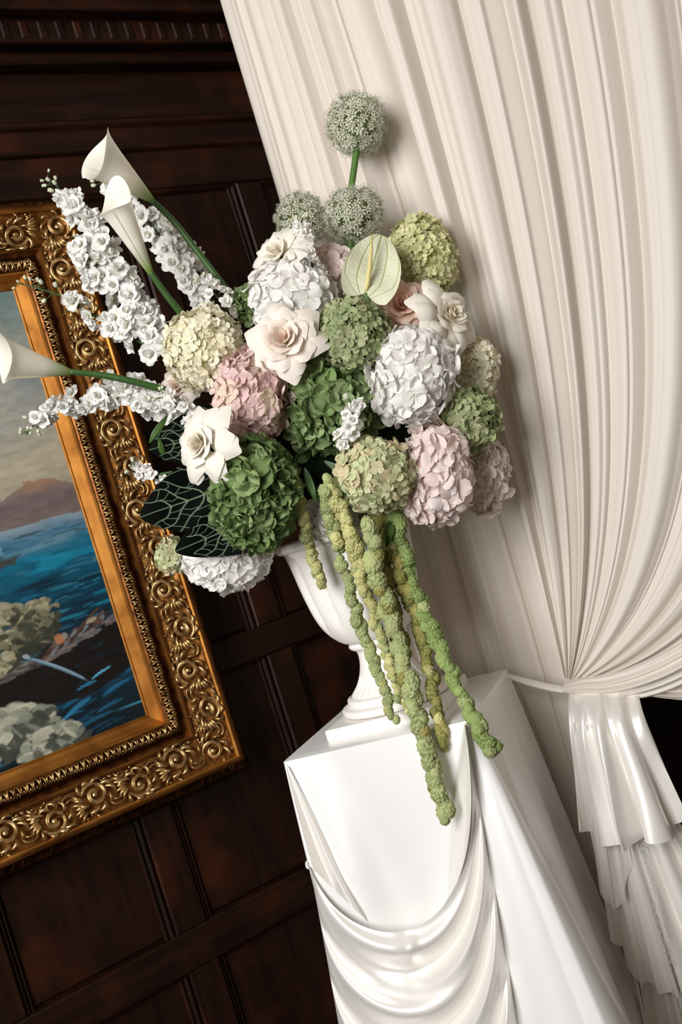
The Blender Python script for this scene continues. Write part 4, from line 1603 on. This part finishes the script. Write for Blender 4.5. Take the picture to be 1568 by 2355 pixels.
calla('calla lily with the widest trumpet, topmost of three', (212, 350), (352, 462), [(400, 510, 2.15), (455, 580, 2.16), (525, 672, 2.17)], 2.03, 2.14, 58, 0.9, 1, tipk=0.2)
calla('calla lily with a narrow pointed trumpet, just below the topmost', (256, 452), (348, 630), [(372, 664, 2.09), (395, 694, 2.10), (428, 735, 2.12)], 2.0, 2.08, 42, 2.6, 2, tipk=0.26)
calla('calla lily reaching sideways in front of the painted sky', (-6, 822), (165, 856), [(230, 862, 2.08), (300, 876, 2.09), (385, 898, 2.11)], 1.98, 2.07, 52, 1.4, 3)


# ------------------------------------------------------------------ alliums
def allium(label, px, py, r_px, Y, stem_pts, seed, n=360):
    c = P(px, py, Y)
    R = r_px * Y / F
    rr = np.random.default_rng(seed)
    root = thing('allium', label, 'allium', c, 'round allium heads above the bouquet')
    m, st, tips = MB(), MB(), MB()
    ga = PI * (3 - math.sqrt(5))
    for i in range(n):
        zc = 1 - 2 * (i + 0.5) / n
        q = math.sqrt(1 - zc * zc)
        d = Vector((q * math.cos(ga * i), q * math.sin(ga * i), zc)) + Vector(rr.normal(0, 0.07, 3))
        d.normalize()
        rad = R * rr.uniform(0.80, 0.97)
        M3 = frame_from((d + Vector(rr.normal(0, 0.22, 3))), rr.uniform(0, 6.28))
        p = d * rad
        L = R * rr.uniform(0.125, 0.185)
        for k in range(6):
            a = PI / 3 * k
            ca, sa = math.cos(a), math.sin(a)
            w = 0.17 * L
            loc = [(0, 0, 0), (0.55 * L * ca - w * sa, 0.55 * L * sa + w * ca, 0.12 * L), (L * ca, L * sa, 0.22 * L), (0.55 * L * ca + w * sa, 0.55 * L * sa - w * ca, 0.12 * L)]
            m.put([tuple(M3 @ Vector(v) + p) for v in loc], [(0, 1, 2, 3)], [0.1, 0.7, 1.0, 0.7])
        # stamens with dark anthers
        for k in range(3):
            a = 2.1 * k + 0.5
            q1 = M3 @ Vector((0.35 * L * math.cos(a), 0.35 * L * math.sin(a), 0.85 * L)) + p
            m.tube([tuple(p), tuple(q1)], [0.0004, 0.0003], 3, False, [0.6, 1.0])
            tips.ball(q1, 0.0009, 2, 4)
        m.ball(p + M3 @ Vector((0, 0, 0.1 * L)), 0.2 * L, 2, 5, attr=0.0)
        if i % 2 == 0:
            st.tube([tuple(d * R * 0.08), tuple(p)], [0.0006, 0.0006], 3, False)
    o = m.build('star_florets', P_ALLIUM, root, True, 'rad')
    o['kind'] = 'stuff'
    o = tips.build('anthers', mat_simple('olive_anther', lin(126, 126, 96), 0.7), root)
    o['kind'] = 'stuff'
    o = st.build('flower_stalks', mat_simple('allium_stalk', lin(132, 148, 92), 0.6), root)
    o['kind'] = 'stuff'
    cm = MB()
    cm.ball((0, 0, 0), R * 0.6, 8, 12)
    cm.build('core', core_mat((118, 128, 84)), root)
    s2 = MB()
    pts = spline([(0, 0, 0)] + [tuple(P(x, y, yy) - c) for x, y, yy in stem_pts], 16)
    s2.tube(pts, 0.0075, 12)
    s2.build('stem', M_STEM, root)


allium('round allium on a long stem, topmost against the curtain', 820, 287, 72, 2.29, [(820, 340, 2.28), (808, 430, 2.28), (796, 520, 2.28), (790, 620, 2.27)], 1)
allium('round allium directly above the pale anthurium', 814, 497, 70, 2.22, [(808, 550, 2.22), (803, 590, 2.22), (800, 650, 2.22)], 2)
allium('round allium at the left behind the pointed white rose', 692, 505, 62, 2.31, [(692, 560, 2.30), (700, 640, 2.28)], 3)


# ------------------------------------------------------------------ anthurium flower and dark veined leaves
def seg_dist(x, y, a, b):
    ax, ay = a
    bx, by = b
    dx, dy = bx - ax, by - ay
    t = np.clip(((x - ax) * dx + (y - ay) * dy) / (dx * dx + dy * dy + 1e-12), 0, 1)
    return np.hypot(x - ax - t * dx, y - ay - t * dy), t


def heart_blade(half_w, tip_sharp, lobe, nl=90, nw=90):
    """grid over a heart-shaped blade: x along the midrib 0 (stalk) .. 1 (tip), y across"""
    X, Yb = np.zeros((nl + 1, nw + 1)), np.zeros((nl + 1, nw + 1))
    for i in range(nl + 1):
        q = i / nl
        wv = half_w * 1.42 * (q + 0.10) ** 0.36 * (1 - q) ** (0.42 + 0.28 * tip_sharp)
        for j in range(nw + 1):
            t = -1 + 2 * j / nw
            Yb[i, j] = t * wv
            X[i, j] = q - lobe * (1 - q) ** 3 * math.sin(abs(t) * PI * 0.62) ** 1.2
    return X, Yb


def arc_veins(X, Yb, half_w, seed, wid):
    """long veins running from the stalk along the margin to the tip, with a fine net between them"""
    V = np.zeros(X.shape)
    t = np.clip(X, 0.0, 1)
    wv = half_w * 1.42 * (np.clip(X, -0.09, 1) + 0.10) ** 0.36 * np.clip(1 - X, 0, 1) ** 0.5
    u = Yb / np.maximum(wv, 1e-3)
    for c, st in ((0.0, 1.0), (0.42, 0.8), (0.86, 0.7)):
        for sg in (-1, 1):
            k = c * np.clip((X + 0.13) / 0.3, 0, 1) ** 0.6
            d = np.abs(u - sg * k) * wv
            V = np.maximum(V, st * np.clip(1.4 - d / wid, 0, 1))
    r = np.random.default_rng(seed)
    for k in range(22):
        sg = 1 if k % 2 else -1
        x0 = -0.05 + 0.92 * (k // 2) / 11
        d = np.abs(X - x0 - 0.28 * np.abs(u) - 0.02 * np.sin(14 * u + k)) * 0.8
        V = np.maximum(V, 0.42 * np.clip(1.3 - d / (wid * 0.5), 0, 1) * (np.sign(Yb) == sg))
    return V


def veins(X, Yb, half_w, seed, wid):
    """network of curved side veins leaving the midrib"""
    r = random.Random(seed)
    V = np.zeros(X.shape)

    def stroke(pts, w0, w1, strength=1.0):
        nonlocal V
        n = len(pts) - 1
        for k in range(n):
            d, t = seg_dist(X, Yb, pts[k], pts[k + 1])
            w = w0 + (w1 - w0) * (k + t) / n
            V = np.maximum(V, strength * np.clip(1.4 - d / w, 0, 1))
    stroke([(0, 0), (0.5, 0.0), (1, 0)], wid * 1.2, wid * 0.5)
    for sg in (-1, 1):
        prev = None
        for k in range(7):
            x0 = [0.0, 0.02, 0.08, 0.22, 0.38, 0.54, 0.70][k]
            ang = [2.1, 1.6, 1.3, 1.15, 1.05, 0.98, 0.9][k] + r.uniform(-0.06, 0.06)
            L = half_w * [1.0, 1.25, 1.3, 1.22, 1.05, 0.82, 0.55][k]
            pts = []
            for i in range(9):
                t = i / 8
                a = ang - 0.75 * t + 0.3 * math.sin(8 * t + 2 * k)
                px = x0 + L * t * math.cos(a) if not pts else pts[-1][0] + L / 8 * math.cos(a)
                py = pts[-1][1] + sg * L / 8 * math.sin(a) if pts else 0.0
                pts.append((px if pts else x0, py))
            stroke(pts, wid, wid * 0.45)
            # tertiary rungs between neighbouring side veins
            if prev is not None:
                for m_ in (2, 4, 6, 8):
                    a_, b_2 = prev[m_], pts[min(8, m_ + r.choice((-1, 0, 1)))]
                    mid = ((a_[0] + b_2[0]) / 2 + r.uniform(-0.02, 0.02), (a_[1] + b_2[1]) / 2 + r.uniform(-0.03, 0.03))
                    stroke([a_, mid, b_2], wid * 0.5, wid * 0.4, 0.8)
            prev = pts
    return V


def blade(name, label, cat, base, tip, Yb_, Yt, half_w, tip_sharp, lobe, mat, seed, wid, cupk, group, roll=0.0, pucker=0.0, n=100, droop=0.0):
    pb, pt = P(base[0], base[1], Yb_), P(tip[0], tip[1], Yt)
    root = thing(name, label, cat, pb, group)
    ax = pt - pb
    L = ax.length
    ax.normalize()
    nrm = (IMF - ax * IMF.dot(ax)).normalized()
    sd = ax.cross(nrm)
    nrm2 = nrm * math.cos(roll) + sd * math.sin(roll)
    sd = ax.cross(nrm2)
    X, Yy = heart_blade(half_w, tip_sharp, lobe, n, n)
    Vn = (arc_veins if cat == 'anthurium' else veins)(X, Yy, half_w, seed, wid)
    Z = cupk * (Yy / half_w) ** 2 * (1 - 0.3 * X) + droop * X ** 2 + 0.015 * np.sin(9 * X + 3 * Yy / half_w)
    Z = Z - pucker * Vn + 0.5 * pucker
    pos = [tuple(ax * float(x) * L + sd * float(y) * L + nrm2 * float(z) * L) for x, y, z in zip(X.ravel(), Yy.ravel(), Z.ravel())]
    o = add('blade', pos, grid_faces(n, n), mat, root, True, None, {'vein': Vn.ravel()})
    return root, ax, L, sd, nrm2


root, ax, L, sd, nz2 = blade('anthurium', 'pale green heart-shaped anthurium with a yellow spadix, upper centre', 'anthurium', (840, 675), (878, 541), 2.03, 2.08, 0.50, 0.7, 0.13, M_ANTH, 4, 0.010, 0.16, None, 0.1, 0.012, 110)
sp = MB()
SPD = -1 if sd.dot(IMR) > 0 else 1
sp.tube([tuple(ax * L * t + nz2 * L * k + sd * L * s) for t, k, s in ((0.04, 0.0, 0.0), (0.12, 0.06, 0.01 * SPD), (0.35, 0.13, 0.05 * SPD), (0.6, 0.17, 0.10 * SPD), (0.82, 0.19, 0.15 * SPD))], [0.003, 0.0044, 0.0043, 0.0036, 0.0016], 12, True, [0, 0.2, 0.5, 0.8, 1])
sp.build('spadix', mat_simple('yellow_green_spadix', lin(222, 208, 142), 0.6, bump=0.5, bscale=700, var=0.15), root)
st = MB()
st.tube([(0, 0, 0), (0.01, 0.05, -0.05), (0.0, 0.09, -0.12)], 0.004, 8)
st.build('stem', M_STEM, root)
DG = 'dark veined leaves at the left of the bouquet'
blade('anthurium_leaf', 'black-green leaf with pale veins, the largest, pointing left across the frame', 'leaf', (560, 1105), (322, 1190), 2.07, 2.04, 0.46, 1.1, 0.10, M_DLEAF, 7, 0.0065, 0.05, DG, 0.1, 0.004, 150)
blade('anthurium_leaf', 'black-green leaf with pale veins, lowest, above the hanging white hydrangea', 'leaf', (640, 1170), (402, 1268), 2.045, 2.02, 0.34, 1.1, 0.10, M_DLEAF, 9, 0.0065, 0.05, DG, -0.1, 0.004, 150)
blade('anthurium_leaf', 'black-green leaf behind the white rose, tip touching the gilt frame', 'leaf', (540, 985), (343, 1035), 2.11, 2.10, 0.44, 1.1, 0.10, M_DLEAF, 12, 0.0065, 0.05, DG, 0.15, 0.004, 130)


# ------------------------------------------------------------------ larkspur and stock
def blossom_mesh(mat, seed, outer=6, inner=6):
    r = random.Random(seed)
    m = MB()
    for k in range(outer):
        pv, pf, pa = petal(r.uniform(0.85, 1.05), r.uniform(0.95, 1.15), r.uniform(0.0, 0.3), r.uniform(-0.25, 0.1), 0.0, 0.16, 5, 4, 0.15, seed=r.random())
        m.put(rot_z(pv, 2 * PI * k / outer + r.uniform(-0.15, 0.15), r.uniform(-0.05, 0.35)), pf, pa)
    for k in range(inner):
        pv, pf, pa = petal(r.uniform(0.5, 0.7), r.uniform(0.6, 0.8), r.uniform(0.2, 0.5), 0.1, 0.0, 0.18, 4, 3, 0.15, seed=r.random())
        m.put(rot_z(pv, 2 * PI * (k + 0.5) / inner + r.uniform(-0.2, 0.2), r.uniform(0.5, 1.0), (0, 0, 0.05)), pf, pa)
    m.ball((0, 0, 0.08), 0.09, 3, 5, attr=0.0)
    return make_mesh('blossom', m.v, m.f, mat, True, {'rad': m.a})


def bud_mesh(seed):
    m = MB()
    m.ball((0, 0, 0.5), 0.55, 6, 8, (0.72, 0.72, 1.0), None, 1.0)
    for k in range(5):
        a = 2 * PI * k / 5
        pv, pf, pa = petal(1.05, 0.5, 0.5, -0.3, 0, 0, 3, 2, 0.3, seed=k)
        m.put(rot_z(pv, a, 0.9, (0, 0, 0.0)), pf, [0.3 * q for q in pa])
    return make_mesh('bud', m.v, m.f, P_BUD, True, {'rad': m.a})


B_LARK = [blossom_mesh(P_LARK, 50 + i, 7, 6) for i in range(5)]
B_STOCK = [blossom_mesh(P_WHITE, 70 + i, 5, 5) for i in range(4)]
B_BUD = [bud_mesh(i) for i in range(2)]


def larkspur(label, pts, seed, size, nbl, width, t_bud=0.22, nbud=7, name='larkspur', cat='larkspur', meshes=None, group='larkspur stems on the left'):
    """pts: pixel polyline from the tip down to the bouquet, with depth"""
    r = random.Random(seed)
    meshes = meshes or B_LARK
    P3 = [P(x, y, Y) for x, y, Y in pts]
    base = P3[-1]
    root = thing(name, label, cat, base, group)
    path = [Vector(p) for p in spline([tuple(p - base) for p in P3], 60)]
    st = MB()
    st.tube([tuple(p) for p in path], [0.0012 + 0.0022 * (i / 59) for i in range(60)], 6)
    # short side stalks
    for k in range(nbl + nbud):
        if k < nbud:
            t = t_bud * (k + 0.2) / max(1, nbud)
        else:
            t = t_bud + (0.98 - t_bud) * (k - nbud + r.uniform(0.1, 0.9)) / nbl
        i = min(58, int(t * 59))
        p = path[i]
        ax = (path[i] - path[i + 1]).normalized()
        side = (IMF * r.uniform(-0.2, 1.0) + (IMR * r.uniform(-1, 1) + IMU * r.uniform(-1, 1)) * 1.1)
        side = (side - ax * side.dot(ax)).normalized()
        if k < nbud:
            s = 0.0065 + 0.0055 * t / t_bud
            q = p + side * s * 1.6 + ax * s * 0.8
            M3 = frame_from(side + ax * 0.7, r.uniform(0, 6))
            st.tube([tuple(p), tuple(p + side * s * 0.6 + ax * s * 0.2), tuple(q)], [0.0011, 0.0009, 0.0009], 5)
            inst('bud', r.choice(B_BUD), root, Matrix.Translation(q) @ M3.to_4x4() @ Matrix.Scale(s * r.uniform(0.85, 1.15), 4))
        else:
            w = width * (0.45 + 0.55 * smoothstep(t_bud, t_bud + 0.35, t)) * r.uniform(0.35, 1.0)
            q = p + side * float(w) + ax * 0.006
            nd = (side + IMF * 0.6 + ax * 0.25 + Vector((r.gauss(0, 0.3), r.gauss(0, 0.3), r.gauss(0, 0.3)))).normalized()
            M3 = frame_from(nd, r.uniform(0, 6))
            st.tube([tuple(p), tuple(q)], [0.0011, 0.0009], 5)
            inst('blossom', r.choice(meshes), root, Matrix.Translation(q) @ M3.to_4x4() @ Matrix.Scale(size * r.uniform(0.8, 1.15), 4))
    st.build('stem', M_STEMD, root)
    return root


larkspur('tall white larkspur spire with buds crossing the top corner of the frame', [(108, 408, 2.20), (140, 438, 2.20), (195, 505, 2.19), (240, 590, 2.18), (300, 680, 2.17), (370, 790, 2.16)], 1, 0.0235, 46, 0.036, 0.26, 9)
larkspur('white larkspur spire rising between the two upper calla stems', [(228, 408, 2.26), (250, 430, 2.26), (320, 488, 2.25), (390, 570, 2.24), (450, 650, 2.23), (510, 720, 2.22)], 2, 0.0225, 42, 0.034, 0.2, 8)
larkspur('thin white larkspur branch with sparse blossoms over the frame side', [(44, 652, 2.13), (90, 664, 2.13), (150, 685, 2.14), (215, 725, 2.15), (280, 765, 2.16), (350, 800, 2.16)], 3, 0.0225, 11, 0.016, 0.4, 8)
larkspur('white larkspur spire pointing left across the painted clouds', [(62, 998, 2.10), (92, 965, 2.11), (140, 938, 2.12), (215, 915, 2.13), (300, 915, 2.14), (420, 935, 2.15)], 4, 0.0215, 30, 0.024, 0.2, 10)
larkspur('dense white larkspur spire beside the cream hydrangea', [(170, 560, 2.17), (230, 620, 2.16), (290, 690, 2.15), (340, 760, 2.15), (390, 840, 2.15)], 5, 0.0235, 44, 0.040, 0.04, 1)
larkspur('white larkspur spire deep in the shade behind the calla stems', [(345, 500, 2.28), (390, 560, 2.27), (430, 620, 2.26), (480, 700, 2.25)], 6, 0.0225, 28, 0.036, 0.05, 2)
larkspur('white larkspur tuft under the sideways calla stem', [(260, 870, 2.2), (310, 900, 2.19), (370, 935, 2.18), (430, 970, 2.17)], 7, 0.0225, 22, 0.030, 0.05, 1)


def stock(label, pts, seed, n, width, size=0.0155):
    return larkspur(label, pts, seed, size, n, width, 0.10, 4, 'stock_sprig', 'stock flower', B_STOCK, 'small white stock sprigs')


stock('small white stock sprig beside the pointed white rose, under the alliums', [(690, 512, 2.09), (704, 545, 2.09), (712, 590, 2.10), (724, 650, 2.12)], 11, 12, 0.020)
stock('small white stock sprig right of the calla stem bases', [(470, 648, 2.14), (490, 672, 2.13), (515, 700, 2.13), (540, 730, 2.14)], 12, 12, 0.022)
stock('small white stock sprig in front of the central green hydrangea', [(816, 925, 1.97), (812, 955, 1.97), (806, 990, 1.98), (780, 1030, 2.0)], 13, 11, 0.021)
stock('small white stock sprig left of the lower white rose', [(372, 908, 2.06), (400, 925, 2.06), (430, 950, 2.06), (470, 985, 2.06)], 14, 12, 0.020)
stock('small white stock sprig lying on the gilt frame above the dark leaf', [(308, 1075, 2.13), (330, 1085, 2.13), (352, 1092, 2.12), (400, 1085, 2.12)], 15, 8, 0.013)


# ------------------------------------------------------------------ hanging amaranthus
def cluster_mesh(mat, seed, nb=110):
    r = np.random.default_rng(seed)
    bm = bmesh.new()
    bmesh.ops.create_icosphere(bm, subdivisions=4, radius=1.0)
    k = np.arange(nb) + 0.5
    ph = np.arccos(1 - 2 * k / nb)
    th = PI * (1 + 5 ** 0.5) * k
    cs = np.stack([np.cos(th) * np.sin(ph), np.sin(th) * np.sin(ph), np.cos(ph)], -1) + r.normal(0, 0.09, (nb, 3))
    cs /= np.linalg.norm(cs, axis=1)[:, None]
    hb = r.uniform(0.7, 1.1, nb)
    vs, at = [], []
    for v in bm.verts:
        d = cs @ np.array(v.co)
        i = int(np.argmax(d))
        e = max(0, 1 - (math.acos(min(1, d[i])) / 0.19) ** 2) * hb[i]
        vs.append(tuple(v.co * (0.82 + 0.20 * e)))
        at.append(e)
    fs = [tuple(v.index for v in f.verts) for f in bm.faces]
    bm.free()
    return make_mesh('seed_cluster', vs, fs, mat, True, {'rad': at})


def strand(label, pts, mats, seed, wpx, taper=0.9, gaps=0.0, tipk=0.75):
    r = random.Random(seed)
    P3 = [P(x, y, Y) for x, y, Y in pts]
    top = P3[0]
    root = thing('amaranthus', label, 'amaranthus', top, 'hanging amaranthus strands')
    path = [Vector(p) for p in spline([tuple(p - top) for p in P3], 200)]
    ln = sum((path[i + 1] - path[i]).length for i in range(199))
    st = MB()
    st.tube([tuple(p) for p in path[::5]], 0.0018, 5)
    st.build('stem', M_STEM, root)
    Rb = wpx * 0.5 * pts[0][2] / F
    pos = 0.0
    k = 0
    while pos < ln:
        t = pos / ln
        i = min(198, int(t * 199))
        f_ = path[i]
        tg = (path[min(199, i + 1)] - path[max(0, i - 1)]).normalized()
        rad = Rb * (1 + (taper - 1) * t) * r.uniform(0.66, 1.12)
        if t > 0.96:
            rad *= tipk
        jit = Vector((r.uniform(-1, 1), r.uniform(-1, 1), r.uniform(-1, 1)))
        jit = (jit - tg * jit.dot(tg)) * Rb * (0.36 + 0.4 * gaps)
        if not (gaps and r.random() < gaps * (1 - t)):
            m3 = frame_from(tg, r.uniform(0, 6.28))
            me = mats[0] if r.random() > 0.12 or len(mats) == 1 else mats[1]
            M = Matrix.Translation(f_ + jit) @ m3.to_4x4() @ Matrix.Diagonal((rad, rad, rad * r.uniform(0.95, 1.4), 1))
            inst('seed_cluster', r.choice(me), root, M)
        pos += Rb * r.uniform(0.3, 0.62)
        k += 1
    return root


CG = [cluster_mesh(P_AMAR, s) for s in (1, 2, 3)]
CY = [cluster_mesh(P_AMARY, s) for s in (4, 5, 6)]
CD = [cluster_mesh(P_AMARD, s) for s in (7, 8)]
CB = [cluster_mesh(P_AMARG, s) for s in (9, 10)]
strand('short green amaranthus strand over the left side of the urn bowl', [(672, 1092, 1.99), (690, 1170, 2.0), (714, 1265, 2.03), (746, 1358, 2.05)], [CY, CG], 1, 27, 1.1, 0.15)
strand('long green amaranthus strand ending over the urn foot, left', [(742, 1130, 2.0), (768, 1215, 2.02), (790, 1310, 2.03), (822, 1420, 2.04), (850, 1495, 2.04), (872, 1560, 2.03), (908, 1662, 2.02)], [CG, CY], 2, 34, 0.78, 0.05)
strand('thin yellow-green amaranthus strand beside the longest one', [(752, 1102, 1.99), (796, 1190, 2.01), (822, 1300, 2.02), (850, 1390, 2.03), (880, 1480, 2.03), (908, 1570, 2.02), (938, 1645, 2.01)], [CY, CG], 3, 32, 0.68, 0.25)
strand('longest thick amaranthus strand hanging over the pedestal front', [(850, 1205, 2.0), (866, 1300, 2.01), (893, 1410, 2.02), (926, 1520, 2.0), (954, 1620, 1.975), (982, 1725, 1.95), (1008, 1820, 1.935), (1030, 1888, 1.93)], [CG, CD], 4, 44, 0.88)
strand('olive amaranthus strand in shade ending above the pedestal edge', [(900, 1250, 2.06), (915, 1310, 2.06), (948, 1400, 2.06), (975, 1490, 2.04), (995, 1590, 2.0), (1008, 1660, 1.98), (1018, 1722, 1.965)], [CD, CY], 5, 36, 0.75, 0.1)
strand('bright green amaranthus strand on the right with a hooked tip', [(905, 1165, 2.06), (925, 1270, 2.06), (958, 1370, 2.06), (1000, 1465, 2.03), (1048, 1568, 1.99), (1088, 1650, 1.952), (1112, 1702, 1.935), (1128, 1722, 1.932), (1150, 1716, 1.932)], [CB, CG], 6, 42, 0.72)
strand('dark olive amaranthus strand hidden behind the longest one', [(868, 1180, 2.07), (880, 1260, 2.07), (893, 1350, 2.07), (912, 1440, 2.06), (930, 1510, 2.05)], [CD], 7, 42, 0.8, 0.1)
strand('loose yellow amaranthus strand over the middle of the urn bowl', [(775, 1150, 2.0), (810, 1230, 2.01), (826, 1300, 2.02), (842, 1370, 2.03)], [CY], 8, 36, 0.8, 0.3)


# ------------------------------------------------------------------ filler leaves
def leaf_mesh(seed):
    r = random.Random(seed)
    pv, pf, pa = petal(1.0, 0.30, 0.1, -0.25, 0.25, 0.05, 8, 6, 0.5, 0.04, seed)
    return make_mesh('leaf_blade', pv, pf, M_LEAF, True, {'rad': pa})


LM = [leaf_mesh(i) for i in range(3)]
FLV = [('slim green leaf curling beside the short amaranthus strand', 700, 1075, 2.0, (0.3, -0.9, 0.5), 0.07),
       ('slim green leaf under the small white stock sprig in the centre', 745, 1060, 2.0, (0.8, -0.5, 0.4), 0.07),
       ('slim green leaf between the green ruffled hydrangea and the urn rim', 715, 1110, 2.02, (0.5, -0.8, 0.4), 0.07),
       ('dark green leaf left of the antique green hydrangea', 780, 1085, 2.03, (-0.4, -0.7, 0.5), 0.06),
       ('narrow green leaf above the upper dark leaf, pointing down left', 385, 955, 2.12, (-0.5, -0.8, 0.3), 0.07),
       ('narrow green leaf at the frame edge above the large dark leaf', 378, 1060, 2.10, (-0.2, 0.9, 0.3), 0.05),
       ('dark green leaf below the pink hydrangea', 655, 1030, 2.04, (0.3, -0.6, 0.6), 0.06),
       ('dark green leaf under the blush hydrangea near the urn rim', 905, 1180, 2.05, (-0.2, -0.9, 0.4), 0.07)]
for lb, x, y, Y, d, s in FLV:
    c = P(x, y, Y)
    dv = (IMR * d[0] + IMU * d[1] + IMF * d[2] * 0.5).normalized()
    nn = (IMF - dv * IMF.dot(dv)).normalized()
    sd = nn.cross(dv)
    M3 = Matrix((dv, sd, nn)).transposed()
    o = bpy.data.objects.new('filler_leaf', random.choice(LM))
    COL.objects.link(o)
    o.matrix_basis = Matrix.Translation(c) @ M3.to_4x4() @ Matrix.Scale(s, 4)
    tag(o, lb, 'leaf', 'green filler leaves')
